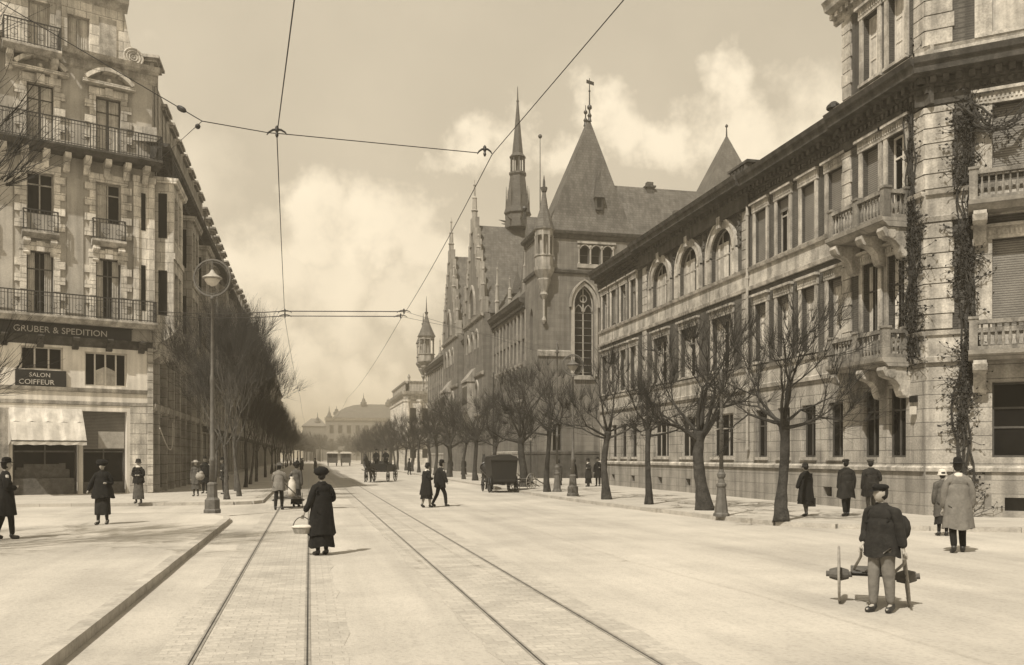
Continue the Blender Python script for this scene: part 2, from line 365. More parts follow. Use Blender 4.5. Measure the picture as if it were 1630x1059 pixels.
# ------------------------------------------------------------------ ground
def st(mb, name, m): return tag(mb.build(name, M_[m]), kind='structure')
g = MB(); g.quad((-1500, -400, 0), (1500, -400, 0), (1500, 2200, 0), (-1500, 2200, 0)); st(g, 'ground', 'road')
def pave(name, pts, ks, m='pave'):
    """raised sheet with a kerb of separate stones along pts[ks[0]:ks[1]]"""
    g = MB(); g.slab(pts, -.1, .12); st(g, name, m)
    k = MB(); kk = .17
    for i in range(ks[0], ks[1]):
        a = Vector((*pts[i], 0)); b = Vector((*pts[i+1], 0)); d = b-a; L_ = d.length; d.normalize(); nn = Vector((-d.y, d.x, 0))
        cnt = max(1, int(L_/1.1))
        for j in range(cnt):
            u0 = L_*j/cnt+.004; u1 = L_*(j+1)/cnt-.004; k.box(Fr(a, d, nn), u0, u1, -.02+rnd(-.004, .004), kk, -.1, .127+rnd(-.003, .003))
    st(k, name+'_kerb', 'kerb')
pave('pavement_near', [(-2.24, -25), (-2.24, 26.6), (-2.34, 27.6), (-2.7, 28.6), (-3.3, 29.3), (-4.2, 29.7), (-8, 29.8), (-60, 29.8), (-60, -25)], (0, 6), 'pave2')
pave('pavement_left', [(-60, 36.3), (-8, 36.3), (-2.9, 36.3), (-2.3, 36.6), (-2.0, 37.2), (-2.0, 60), (-2.0, 420), (-60, 420)][::-1], (1, 6), 'pave')
pave('pavement_right', [(10.8, 420), (10.8, 42), (11.0, 36), (11.35, 31), (12.06, 24.6), (12.6, 22.0), (13.6, 20.7), (15.5, 19.6), (17.4, 18.7), (24, 16), (60, 4), (60, 420)][::-1], (1, 10), 'pave')
for x0, x1 in ((-1.45, .38), (1.72, 3.5)):
    g = MB(); e0 = []; e1 = []; y = -12
    while y < 420: e0.append((x0+rnd(-.05, .05), y)); e1.append((x1+rnd(-.05, .05), y)); y += .6 if y < 60 else 12
    g.slab(e0+e1[::-1], -.01, .004); st(g, 'track_paving', 'railbed')
for x in (-1.07, -.02, 2.08, 3.12):
    g = MB(); g.slab([(x-.028, -12), (x-.005, -12), (x-.005, 420), (x-.028, 420)], -.01, .010); g.slab([(x+.013, -12), (x+.035, -12), (x+.035, 420), (x+.013, 420)], -.01, .012); st(g, 'tram_rail', 'rail')
    g = MB(); g.slab([(x-.005, -12), (x+.013, -12), (x+.013, 420), (x-.005, 420)], -.01, .007); st(g, 'rail_groove', 'iron')

# ------------------------------------------------------------------ long stone building, right
OA = (18.4, 23.25, 0)
A = empty('stone_building', OA, 'long pale stone and brick building with three arched windows and balconied corner on the right', 'building')
F1 = Fr((18.4, 23.25), (0, 1), (-1, 0)); FC = Fr((18.28, 23.25), (.766, -.643), (-.643, -.766))
LEN = 31.1
ax1 = [4.85, 6.62, 8.42, 10.2]; ax3 = [25.0, 26.7, 28.4, 30.1]; axw = [13.75, 17.35, 20.95]
GF, FF, SF = [], [], []
for u in ax1+ax3:
    h = .46; GF.append((u-h, u+h, 1.88, 3.85)); FF.append((u-h, u+h, 5.88, 8.3)); SF.append((u-h, u+h, 10.0, 12.2))
for u in axw:
    GF.append((u-1.05, u+1.05, 1.88, 3.85)); FF.append((u-.95, u+.95, 5.88, 8.3)); SF.append((u-1.1, u+1.1, 10.0, 12.3, 'round', 1.1))
vents = [(u-.28, u+.28, .45, .8) for u in (2.2, 5.3, 8.4, 13.75, 17.35, 20.95, 25, 28.4)]
wl = MB(OA); wall(wl, F1, 4.25, LEN, .1, 1.45, [v for v in vents if v[0] > 4.25], .06, .35)
wp = MB(OA); wall(wp, F1, 4.25, LEN, 1.45, 4.75, GF, 0, .26)
wb = MB(OA); wall(wb, F1, 4.25, LEN, 4.75, 13.8, FF+SF, 0, .30)
# pavilion and chamfered corner
pax = [1.33, 2.66]
PG = [(u-.42, u+.42, 1.88, 4.1) for u in pax]; PF = [(u-.42, u+.42, 5.5, 8.35) for u in pax]; PS = [(u-.44, u+.44, 9.9, 12.2) for u in pax]; PA = [(u-.40, u+.40, 14.5, 16.7) for u in pax]
wall(wl, F1, -.045, 4.25, .1, 1.45, vents[:1], .18, .35); wall(wp, F1, 0, 4.25, 1.45, 4.75, PG, .12, .22); wall(wb, F1, 0, 4.25, 4.75, 17.4, PF+PS+PA, .12, .27)
CW = 5.6
CG = [(1.78, 3.82, 1.88, 4.1)]; CF = [(1.78, 3.82, 5.0, 8.3)]; CS = [(1.78, 3.82, 10.3, 12.3)]; CA = [(1.78, 3.82, 14.4, 16.9)]
cv = [(2.1, 3.5, .3, .7)]
wall(wl, FC, -.02, CW+.02, .1, 1.45, cv, .06, .35); wall(wp, FC, 0, CW, 1.45, 4.75, CG, 0, .5); wall(wb, FC, 0, CW, 4.75, 17.4, CF+CS+CA, 0, .4)
E1 = FC.p(CW, 0, 0); FE = Fr(E1, (.99, -.12), (-.12, -.99))
wl.box(FE, 0, 9, -.3, .06, .1, 1.45); wp.box(FE, 0, 9, -.3, 0, 1.45, 4.75); wb.box(FE, 0, 9, -.3, -.001, 4.75, 13.8)
# far end wall, back wall
wb.box(F1, LEN-.3, LEN, -12, -.01, .1, 13.8); wb.box(F1, 0, LEN, -12.3, -12.001, .1, 13.8)
# attic sides of the pavilion
wb.quad(F1.p(4.25, .12, 13.8), F1.p(4.25, -6, 13.8), F1.p(4.25, -6, 17.4), F1.p(4.25, .12, 17.4))
wb.quad(F1.p(4.25, -6, 13.8), F1.p(-5, -6, 13.8), F1.p(-5, -6, 17.4), F1.p(4.25, -6, 17.4))
wl.build('plinth', M_['plinth'], A); wp.build('ground_floor_wall', M_['stone'], A); wb.build('upper_wall', M_['brick'], A)
# roofs
r = MB(OA); r.add([F1.p(4.2, .5, 13.82), F1.p(LEN+.3, .5, 13.82), F1.p(LEN-3, -6, 15.9), F1.p(4.2, -6, 15.9), F1.p(LEN+.3, -12.5, 13.82), F1.p(4.2, -12.5, 13.82)], [(0, 1, 2, 3), (3, 2, 4, 5), (1, 4, 2)])
r.build('roof', M_['slate'], A)
r = MB(OA); q = [F1.p(4.6, .6, 17.95), F1.p(-.2, .6, 17.95), FC.p(CW+.3, .6, 17.95), F1.p(-6, -7, 17.95), F1.p(4.6, -7, 17.95)]; ap = F1.p(0, -3.5, 20.2); r.add(q+[ap], [(0, 1, 5), (1, 2, 5), (2, 3, 5), (3, 4, 5), (4, 0, 5), (0, 1, 2, 3, 4)]); r.build('roof', M_['slate'], A)
# bands and cornices
CP = [(.0, -1.25), (.05, -1.25), (.08, -1.1), (.08, -.75), (.16, -.7), (.2, -.5), (.62, -.42), (.66, -.22), (.74, -.16), (.80, 0), (.0, .02)]
t = MB(OA)
for F, u0, u1, n in ((F1, 4.25, LEN, 0), (F1, -.02, 4.25, .12), (FC, 0, CW, 0), (FE, 0, 9, 0)):
    cornice(t, F, u0, u1, 1.62, [(.0, -.17), (.14, -.17), (.15, -.06), (.08, 0)], n)
    cornice(t, F, u0, u1, 5.7, [(0, -.95), (.10, -.95), (.12, -.8), (.05, -.76), (.05, -.16), (.12, -.13), (.16, 0)], n)
    cornice(t, F, u0, u1, 9.95, [(0, -.95), (.10, -.95), (.13, -.8), (.05, -.76), (.05, -.16), (.14, -.13), (.18, 0)], n)
t.build('string_course', M_['trim'], A)
t = MB(OA)
for F, u0, u1, n in ((F1, 4.25, LEN+.2, 0), (F1, -.3, 4.25, .12), (FC, -.3, CW+.3, 0), (FE, 0, 9, 0)):
    cornice(t, F, u0, u1, 13.8, CP, n); dentils(t, F, u0, u1, 13.12, 13.32, n+.17, n+.36, .34, .17); dentils(t, F, u0, u1, 12.86, 13.02, n+.07, n+.16, .22, .12)
cornice(t, F1, 10.95, 23.6, 13.83, [(a+.14, b) for a, b in CP], 0)
t.build('main_cornice', M_['soot'], A)
for F, u0, u1, n in ((F1, -.3, 4.7, .12), (FC, -.3, CW+.3, 0)):
    t = MB(OA)
    cornice(t, F, u0, u1, 17.95, [(0, -.75), (.08, -.7), (.1, -.4), (.45, -.3), (.5, -.12), (.58, 0), (0, .02)], n); dentils(t, F, u0, u1, 17.35, 17.5, n+.1, n+.3, .3, .15)
    t.build('attic_cornice', M_['trim'], A); t = MB(OA); cornice(t, F, u0, u1, 14.3, [(0, -.5), (.05, -.5), (.06, -.1), (.1, 0)], n); t.build('attic_base', M_['trim'], A)
t = MB(OA); t.box(F1, 4.25, 4.75, -6, .1, 17.55, 17.96); t.build('attic_cornice', M_['trim'], A)
# quoins
def quoins(F, uc, z0, z1, n, w=.42, h=.46, alt=.1):
    t = MB(OA); z = z0; i = 0; t.box(F, uc-w/2+.02, uc+w/2-.02, n-.01, n+.004, z0, z1)
    while z < z1-.1:
        ww = w+(alt if i % 2 else 0); t.box(F, uc-ww/2, uc+ww/2, n-.01, n+.065, z+.018, min(z+h, z1)-.018); z += h; i += 1
    t.build('quoin', M_['trim'], A)
for z0, z1 in ((5.75, 9.0), (10.0, 12.5), (14.35, 17.2)):
    quoins(F1, 3.98, z0, z1, .12, .44); quoins(F1, .22, z0, z1, .12, .5, .46, 0); quoins(FC, .36, z0, z1, 0, .74, .46, .1); quoins(FC, CW-.4, z0, z1, 0, .7)
for u in (11.5, 23.2): 
    for z0, z1 in ((5.75, 9.0), (10.0, 12.6)): quoins(F1, u, z0, z1, 0, .55, .42, 0)
# stone surrounds, one per window
for ops, n, F in ((FF+SF, 0, F1), (PF+PS+PA, .12, F1), (CF+CS+CA, 0, FC)):
    for o in ops:
        a, b, c, d = o[:4]; t = MB(OA)
        if len(o) > 4:
            arch_band(t, F, (a+b)/2, 1.1, 11.2, 1.1, 'round', .32, -.01, .10, 1.2, 14); arch_band(t, F, (a+b)/2, 1.42, 11.2, 1.42, 'round', .10, -.01, .16, 1.2, 14)
            t.box(F, (a+b)/2-.16, (a+b)/2+.16, 0, .24, 12.3, 12.82); t.box(F, a-.42, a, 0, .14, 11.12, 11.22); t.box(F, b, b+.42, 0, .14, 11.12, 11.22)
            t.build('arch_surround', M_['trim'], A); continue
        jw = .18 if F is F1 else .46
        t.box(F, a-jw, a, n-.01, n+.06, c-.05, d+.02); t.box(F, b, b+jw, n-.01, n+.06, c-.05, d+.02)
        t.box(F, a-jw-.04, b+jw+.04, n-.01, n+.08, d+.01, d+.34); t.box(F, a-jw-.1, b+jw+.1, n-.01, n+.2, d+.335, d+.43)
        dentils(t, F, a-jw, b+jw, d+.12, d+.27, n+.07, n+.11, .11, .06)
        t.box(F, a-jw+.003, b+jw-.003, n-.01, n+.12, c-.1, c-.001)
        t.build('window_surround', M_['trim'], A)
for o in GF:
    t = MB(OA); t.box(F1, o[0]-.1, o[1]+.1, 0, .07, o[2]-.12, o[2]-.002); t.build('sill', M_['trim'], A)
for u in (15.55, 19.15, 12.02, 22.65):   # carved panels between arches
    t = MB(OA); t.box(F1, u-.2, u+.2, -.01, .04, 11.1, 12.75)
    for k in range(26):
        z = 11.2+1.5*(k/26); t.ball(F1.p(u+rnd(-.15, .15), .04, z), rnd(.05, .1), 6)
    t.build('carved_panel', M_['soot'], A)
# windows
for i, o in enumerate(GF): window(F1, o, -.22, A, OA, 'frame_d' if o[1]-o[0] < 1.5 else 'frame', 1 if o[1]-o[0] < 1.5 else 2, (.66,))
for i, o in enumerate(FF): window(F1, o, -.26, A, OA, 'frame', 1 if o[1]-o[0] < 1.5 else 2, (.68,), shutter=.18 if i % 2 else .1, curtain=((-1, .4), (1, .4)))
for i, o in enumerate(SF):
    if len(o) > 4: window(F1, o, -.26, A, OA, 'frame', 2, (.5,), curtain=((-1, .34), (1, .58)))
    else: window(F1, o, -.22, A, OA, 'frame', 1, (.7,), shutter=(.98, .98, .22, .98, .3, .15, .9, .2)[i % 8])
for o in PG: window(F1, o, -.06, A, OA, 'frame_d', 1, (.68,))
for o in PF: window(F1, o, -.1, A, OA, 'frame_d', 1, (.68,), curtain=((1, .25),))
window(F1, PS[0], -.15, A, OA, 'frame_w', 1, (.7,)); window(F1, PS[1], -.15, A, OA, 'frame', 1, (.7,), shutter=.95)
for o in PA: window(F1, o, -.15, A, OA, 'frame_w', 1, (.35, .7), curtain=((-1, .4), (1, .4)))
window(FC, CG[0], -.42, A, OA, 'frame_d', 1, (.66, .4), curtain=None); window(FC, CF[0], -.3, A, OA, 'frame', 1, (.7,), shutter=.99); window(FC, CS[0], -.3, A, OA, 'frame', 1, (.7,), shutter=.99); window(FC, CA[0], -.3, A, OA, 'frame', 1, (.5,), curtain=((-1, .5), (1, .5)))
# balconies
def balcony(F, u0, u1, n, pr, zf, brk, name='balcony'):
    b = MB(OA)
    b.prism(F, [(n-.02, zf-.28), (n+pr-.15, zf-.28), (n+pr-.05, zf-.18), (n+pr+.05, zf-.12), (n+pr+.08, zf), (n-.02, zf)], u0, u1)
    bo = b.build(name, M_['plinth'], A)
    s = MB(OA); balustrade(s, F, [(u0+.13, n+.1), (u0+.13, n+pr-.13), ((u0+u1)/2, n+pr-.13), (u1-.13, n+pr-.13), (u1-.13, n+.1)], zf, .88); s.build('balustrade', M_['balu'], bo)
    for u in brk:
        c = MB(OA); console(c, F, u, .34, zf-.285, .95, pr*.95, n); c.build('console', M_['trim'], bo)
balcony(F1, .62, 3.72, .12, .98, 4.98, (.86, 1.98, 3.42)); balcony(F1, .62, 3.72, .12, .98, 9.32, (.86, 1.98, 3.42))
balcony(FC, 1.15, 4.45, 0, .8, 4.98, (1.45, 4.15)); balcony(FC, 1.15, 4.45, 0, .8, 9.32, (1.45, 4.15))
t = MB(OA); p = [F1.p(11.15, .14, z) for z in (12.7, 9, 5, 2.2)]; t.tube(p, .06, 8); 
for z in (12.2, 9.5, 6.6, 3.9, 2.2): t.lathe(F1.p(11.15, .14, z), [(.085, 0), (.085, .12)], 8)
t.build('downpipe', M_['frame'], A)
t = MB(OA); t.lathe(F1.p(5.3, -.2, 13.8), [(.16, 0), (.16, .7), (.26, .75), (.26, .85), (.1, 1.0)], 10); t.build('vent_cowl', M_['iron'], A)
t = MB(OA); 
t.box(F1, 11.3, 12.9, -.6, .05, 13.85, 14.55); t.box(F1, 11.2, 13.0, -.7, .12, 14.55, 14.66)
for k in range(5): t.box(F1, 11.4+k*.3, 11.52+k*.3, .05, .09, 13.95, 14.5)
t.build('roof_parapet', M_['soot'], A)
t = MB(OA); t.box(F1, .28, .62, .18, .22, 3.58, 3.78); t.build('street_plaque', M_['black'], A)
t = MB(OA); t.box(F1, .33, .5, .18, .30, 3.2, 3.45); t.build('wall_box', M_['frame_w'], A)
t = MB(OA); t.box(FC, 2.1, 3.5, -.3, -.28, .3, .7); t.build('cellar_opening', M_['iron'], A)
for v in vents:
    t = MB(OA); t.box(F1, v[0], v[1], (.18 if v[0] < 4 else .06)-.34, (.18 if v[0] < 4 else .06)-.32, v[2], v[3]); t.build('cellar_opening', M_['iron'], A)

# climbing plant on the corner
def vine(name, F, pts, org, label, tw, n0=.06):
    root = empty(name, org, label, 'climbing plant'); s = MB(org); lf = MB(org)
    P = []
    for (ua, za), (ub, zb) in zip(pts, pts[1:]):
        for k in range(6):
            t_ = k/6; P.append((ua+(ub-ua)*t_+rnd(-.04, .04), za+(zb-za)*t_))
    for off in (0, .1, -.09, .17, -.16):
        s.tube([F.p(u+off*(1+.8*sin(i*.7+off*30))+rnd(-.03, .03), n0+rnd(0, .06), z) for i, (u, z) in enumerate(P)], [.04*(1-.6*i/len(P)) for i in range(len(P))], 5)
    for i in range(tw):
        u, z = random.choice(P); dens = noise.noise(Vector((u*1.3, z*.55, 4)))
        if dens < -.12 and random.random() < .8: continue
        u += rnd(-.14, .14); a = rnd(-1.2, 1.2)+(pi/2 if random.random() < .7 else -pi/2); L_ = rnd(.25, .75)*(1+max(0, dens)); q = [F.p(u, n0, z)]
        for k in range(4): a += rnd(-.55, .55); u += cos(a)*L_/4; z += sin(a)*L_/4*.8; q.append(F.p(u, n0+rnd(0, .14), z))
        s.tube(q, [.016, .013, .01, .008, .005], 3, False)
        for k in range(3):
            c = q[2+k % 3]+Vector((rnd(-.03, .03), rnd(-.03, .03), rnd(-.03, .03))); e = rnd(.03, .065)
            v1 = Vector((rnd(-1, 1), rnd(-1, 1), rnd(-1, 1))).normalized()*e; v2 = v1.cross(Vector((rnd(-1, 1), rnd(-1, 1), rnd(-1, 1)))).normalized()*e*.7; lf.quad(c-v1, c-v2, c+v1, c+v2)
    s.build('stem', M_['vstem'], root); lf.build('leaves', M_['leaf'], root)
vine('climbing_plant', FC, [(1.0, .12), (.98, 2), (1.1, 4.6), (1.15, 7), (1.0, 9.5), (1.2, 12.6)], FC.p(1.0, .1, .1), 'bare climbing plant on the chamfered corner right of the pale corner stones', 620, .12)
vine('climbing_plant', F1, [(.5, 5.0), (.45, 7), (.42, 9), (.6, 11), (.55, 13), (.5, 14.5)], F1.p(.5, .2, 5.0), 'bare climbing plant beside the balconies on the left face of the corner pavilion', 480, .2)
vine('climbing_plant', FC, [(1.2, 12.4), (1.5, 11.6), (1.9, 11.4), (2.4, 11.7), (2.9, 12.6)], FC.p(1.2, .1, 12), 'bare trailing shoots of climber across the upper shuttered corner window', 60, .25)
# ------------------------------------------------------------------ gothic post-office-like building
OB = (18.4, 70, 0)
B = empty('gothic_building', OB, 'long Gothic sandstone building with steep slate roofs, gables, pinnacles and a pyramid roofed tower', 'building')
FW = Fr((18.4, 70), (0, 1), (-1, 0)); FT = Fr((18.4, 70), (1, 0), (0, -1))
# tower: front face u 0.6..8.3 towards the side street
TWD = 4.6
lanc = (3.05, 4.75, 8.6, 16.1, 'pointed', 1.5)
trip = [(3.55+k*1.0, 4.37+k*1.0, 17.95, 19.5) for k in range(3)]
tw = MB(OB)
wall(tw, FT, 0, 11.5, .1, 20.0, [lanc]+trip+[(1.2, 2.0, 2.4, 4.6), (6.2, 7.0, 2.4, 4.6), (8.6, 9.4, 2.4, 4.6), (8.3, 9.1, 18.0, 19.4)], 0, .45)
wall(tw, FW, 0, TWD, .1, 20.0, [(1.9, 2.9, 11, 14.5, 'pointed', .8), (1.9, 2.9, 6.6, 9.4, 'pointed', .8), (1.9, 2.9, 2.9, 5.2)], 0, .4)
tw.quad(FT.p(0, -TWD, 15), FT.p(11.5, -TWD, 15), FT.p(11.5, -TWD, 20), FT.p(0, -TWD, 20)); tw.quad(FT.p(11.5, 0, .1), FT.p(11.5, -TWD, .1), FT.p(11.5, -TWD, 20), FT.p(11.5, 0, 20))
tw.build('tower_wall', M_['sand'], B)
for F, a, b in ((FT, -.1, 11.5), (FW, -.1, TWD+.1)):
    t = MB(OB); cornice(t, F, a, b, 20.55, [(0, -.6), (.1, -.55), (.12, -.3), (.35, -.2), (.42, 0)], 0); t.build('tower_cornice', M_['soot'], B); t = MB(OB); cornice(t, F, a, b, 17.35, [(0, -.3), (.16, -.22), (.2, 0), (.02, .1)], 0); t.build('tower_moulding', M_['soot'], B); t = MB(OB)
    cornice(t, F, a, b, 2.3, [(0, -.25), (.12, -.2), (.14, 0), (.0, .1)], 0); t.box(F, a, b, -.01, .08, .1, 2.05); t.build('tower_base', M_['soot'], B)
t = MB(OB); cornice(t, FT, -.1, 2.7, 10.6, [(0, -.45), (.14, -.4), (.16, 0), (0, .1)], 0); t.build('tower_moulding', M_['sandt'], B)
t = MB(OB)
arch_band(t, FT, 3.9, .85, 14.6, 1.5, 'pointed', .3, -.02, .14, 6, 12); arch_band(t, FT, 3.9, 1.15, 14.6, 1.9, 'pointed', .16, 0, .28, .3, 12)
t.box(FT, 3.0, 4.8, -.02, .2, 8.3, 8.6); t.build('tower_window_surround', M_['sandt'], B)
# tracery window
fo = window(FT, lanc, -.32, B, OB, 'sandt' if False else 'frame', 1, (), bw=.1)
t = MB(OB)
for uc in (3.48, 4.32): arch_band(t, FT, uc, .28, 14.0, .5, 'pointed', .09, -.30, -.16, .0, 8)
c = FT.p(3.9, -.23, 15.05); t.torus(c, .30, .06, (1, 0, 0), (0, 0, 1), 16, 4)
for k in range(9): t.box(FT, 3.1, 4.7, -.27, -.24, 8.9+k*.62, 8.93+k*.62)
t.build('tracery', M_['sandt'], fo)
t = MB(OB)
t.box(FT, 3.3, 6.65, -.02, .1, 17.6, 17.93)
for k in range(4): t.lathe(FT.p(3.46+k*1.0, .02, 17.93), [(.12, 0), (.07, .12), (.065, 1.25), (.13, 1.4), (.13, 1.55)], 8)
for k in range(3): arch_band(t, FT, 3.96+k, .36, 19.2, .3, 'pointed', .1, -.05, .09, 0, 8)
t.box(FT, 3.3, 6.65, -.02, .16, 19.62, 19.8); t.build('triple_window_surround', M_['sandt'], B)
for o in trip+[(8.3, 9.1, 18.0, 19.4)]: window(FT, o, -.4, B, OB, 'frame_d', 0, (.5,))
for o in [(1.2, 2.0, 2.4, 4.6), (6.2, 7.0, 2.4, 4.6), (8.6, 9.4, 2.4, 4.6)]: window(FT, o, -.4, B, OB, 'frame_d', 1, (.6,))
for o in [(1.9, 2.9, 11, 14.5, 'pointed', .8), (1.9, 2.9, 6.6, 9.4, 'pointed', .8), (1.9, 2.9, 2.9, 5.2)]: window(FW, o, -.35, B, OB, 'frame', 1, (.5,))
# tower roof
t = MB(OB); zb = 20.55; A1 = FT.p(5.0, -1.9, 30.8); A2 = FT.p(5.0, -3.0, 30.8)
q = [FT.p(.75, .1, zb), FT.p(8.35, .1, zb), FT.p(8.35, -TWD-.2, zb), FT.p(.75, -TWD-.2, zb)]
m1 = [FT.p(1.35, -.35, 22.0), FT.p(7.85, -.35, 22.0), FT.p(7.85, -TWD+.3, 22.0), FT.p(1.35, -TWD+.3, 22.0)]
t.add(q+m1+[A1, A2], [(0, 1, 5, 4), (1, 2, 6, 5), (2, 3, 7, 6), (3, 0, 4, 7), (4, 5, 8), (6, 7, 9), (5, 6, 9, 8), (7, 4, 8, 9)])
t.build('tower_roof', M_['slate'], B)
for nn, zt, ball in ((-1.9, 34.3, .22), (-3.0, 32.4, .18)):
    t = MB(OB); c = FT.p(5.0, nn, 30.6); t.tube([c, c+Vector((0, 0, zt-30.6))], [.09, .03], 6); t.ball(c+Vector((0, 0, 1.2)), ball, 8); t.lathe(c, [(.2, 0), (.12, .3), (.2, .5), (.08, .7)], 8)
    if ball > .2: t.box(Fr(c, (.9, .4), (-.4, .9)), -.35, .5, -.015, .015, 3.2, 3.5); t.ball(c+Vector((0, 0, 2.6)), .1, 6)
    t.build('finial', M_['iron'], B)
def spire_dormer(F, u, n, z, w=.6, name='dormer'):
    b = MB(OB); b.box(F, u-w/2, u+w/2, n-.6, n+.3, z, z+1.1); q = [F.p(u-w/2-.12, n+.45, z+1.0), F.p(u+w/2+.12, n+.45, z+1.0), F.p(u+w/2+.1, n-.8, z+1.0), F.p(u-w/2-.1, n-.8, z+1.0)]
    do = b.build(name, M_['soot'], B); r = MB(OB); r.add(q+[F.p(u, n-.15, z+3.4)], [(0, 1, 4), (1, 2, 4), (2, 3, 4), (3, 0, 4)]); r.tube([F.p(u, n-.15, z+3.3), F.p(u, n-.15, z+4.1)], .03, 4)
    r.build('dormer_roof', M_['slated'], do); g_ = MB(OB); g_.box(F, u-w*.3, u+w*.3, n+.3, n+.33, z+.2, z+.95); g_.build('pane', M_['glass'], do)
spire_dormer(FT, 5.3, -.5, 22.6)
# corner turret
def turret(cx, cy, zb, zt, R, roof, spire, name='corner_turret'):
    b = MB(OB); c = (cx, cy, 0)
    b.lathe(c, [(.08, zb-4.6), (.2, zb-4.3), (.10, zb-4.0), (.12, zb-2.6), (.35, zb-2.2), (.28, zb-2.0), (R*.75, zb-1.0), (R*.7, zb-.9), (R*1.12, zb-.25), (R*1.15, zb), (R, zb+.02)], 8, rot=pi/8)
    b.lathe(c, [(R, zb), (R, zb+.85), (R*1.1, zb+.9), (R*1.1, zb+1.0), (R*.55, zb+1.02), (R*.55, zt-.5)], 8, rot=pi/8)
    b.lathe(c, [(R*.5, zt-.52), (R, zt-.5), (R*1.02, zt-.1), (R*1.18, zt), (R*.5, zt+.01)], 8, rot=pi/8)
    for k in range(8):
        a = 2*pi*k/8+pi/8; b.lathe((cx+R*.92*cos(a), cy+R*.92*sin(a), zb+1.0), [(.1, 0), (.07, .1), (.07, zt-zb-1.8), (.12, zt-zb-1.5)], 6)
    to = b.build(name, M_['sandt'], B); r = MB(OB)
    r.lathe(c, [(R*1.15, zt), (R*.85, zt+.8), (R*.45, zt+roof*.55), (.12, zt+roof)], 8, rot=pi/8); r.build('turret_roof', M_['slate'], to)
    s = MB(OB); s.lathe((cx, cy, zt+roof-.2), [(.06, 0), (.22, .15), (.3, .5), (.12, .55), (.1, 1.0), (.02, spire)], 6); s.build('turret_spire', M_['slated'], to)
turret(18.8, 69.8, 17.4, 20.5, .76, 3.2, 1.5)
turret(18.2, 139.5, 17.2, 21.0, 1.3, 3.6, 3.0)
turret(18.2, 143.5, 17.2, 20.4, 1.1, 3.0, 2.2)
def gpin(x, y, z, h, r=.28, name='pinnacle'):
    b = MB(OB); b.lathe((x, y, z), [(r, 0), (r, h*.25), (r*1.4, h*.27), (r*.9, h*.3), (r*.75, h*.55), (r*.95, h*.57), (r*.4, h*.62), (r*.3, h*.85), (r*.55, h*.88), (r*.1, h*.93), (.03, h)], 6)
    b.build(name, M_['sandt'], B)
# street wings
def wing(y0, y1, eave, ridge_x, ridge_z, X=18.4, cols=9, name='wing'):
    F = Fr((X, y0), (0, 1), (-1, 0)); L_ = y1-y0; st_ = L_/cols; ops = []; w_ = MB(OB)
    for k in range(cols):
        u = st_*(k+.5)
        ops += [(u-.42, u+.42, 13.0, 14.6), (u-.42, u+.42, 10.9, 12.3), (u-.36, u+.36, 7.5, 9.4, 'pointed', .7), (u-.42, u+.42, 3.4, 6.3)]
    wall(w_, F, 0, L_, .1, eave, ops, 0, .35); w_.quad(F.p(L_, 0, 0), F.p(L_, -9, 0), F.p(L_, -9, eave), F.p(L_, 0, eave)); w_.build(name+'_wall', M_['sand'], B)
    t = MB(OB); cornice(t, F, 0, L_, eave+.1, [(0, -.9), (.1, -.85), (.15, -.5), (.5, -.35), (.6, -.1), (.66, 0)], 0); dentils(t, F, 0, L_, eave-.75, eave-.5, .1, .3, .45, .22); t.build('eaves_cornice', M_['soot'], B)
    t = MB(OB)
    for z in (10.2, 6.9): cornice(t, F, 0, L_, z, [(0, -.25), (.14, -.18), (.16, 0), (0, .08)], 0)
    for z in (9.75, 6.5):
        for k in range(cols): t.box(F, st_*k-.12, st_*k+.12, -.01, .2, z, z+.24)
    cornice(t, F, 0, L_, 2.3, [(0, -.25), (.12, -.2), (.14, 0), (.0, .1)], 0); t.box(F, 0, L_, -.01, .08, .1, 2.05)
    for k in range(cols+1): t.box(F, st_*k-.1, st_*k+.1, -.01, .05, 10.3, 14.75)
    t.build('wing_moulding', M_['sandt'], B)
    pn = MB(OB)
    for o in ops:
        pn.box(F, o[0]-.03, o[1]+.03, -.36, -.34, o[2]-.03, o[3]+.03)
    pn.build('window_glazing', M_['glass'], B)
    fr_ = MB(OB)
    for o in ops:
        u = (o[0]+o[1])/2; fr_.box(F, u-.04, u+.04, -.34, -.29, o[2], o[3]-.1); fr_.box(F, o[0], o[1], -.34, -.30, o[2]+(o[3]-o[2])*.62, o[2]+(o[3]-o[2])*.62+.06)
    fr_.build('window_tracery', M_['sandt'], B)
    r = MB(OB); r.add([F.p(0, .55, eave+.1), F.p(L_, .55, eave+.1), F.p(L_, -(ridge_x), ridge_z), F.p(0, -(ridge_x), ridge_z), F.p(0, -2*ridge_x, eave), F.p(L_, -2*ridge_x, eave)], [(0, 1, 2, 3), (3, 2, 5, 4), (0, 3, 4), (1, 2, 5)]); r.build('roof', M_['slate'], B)
wing(74.6, 88.3, 15.7, 5.5, 22.0); wing(99.5, 104.5, 15.7, 5.5, 22.0, cols=3); wing(115.5, 139, 15.7, 5.5, 22.5, cols=12)
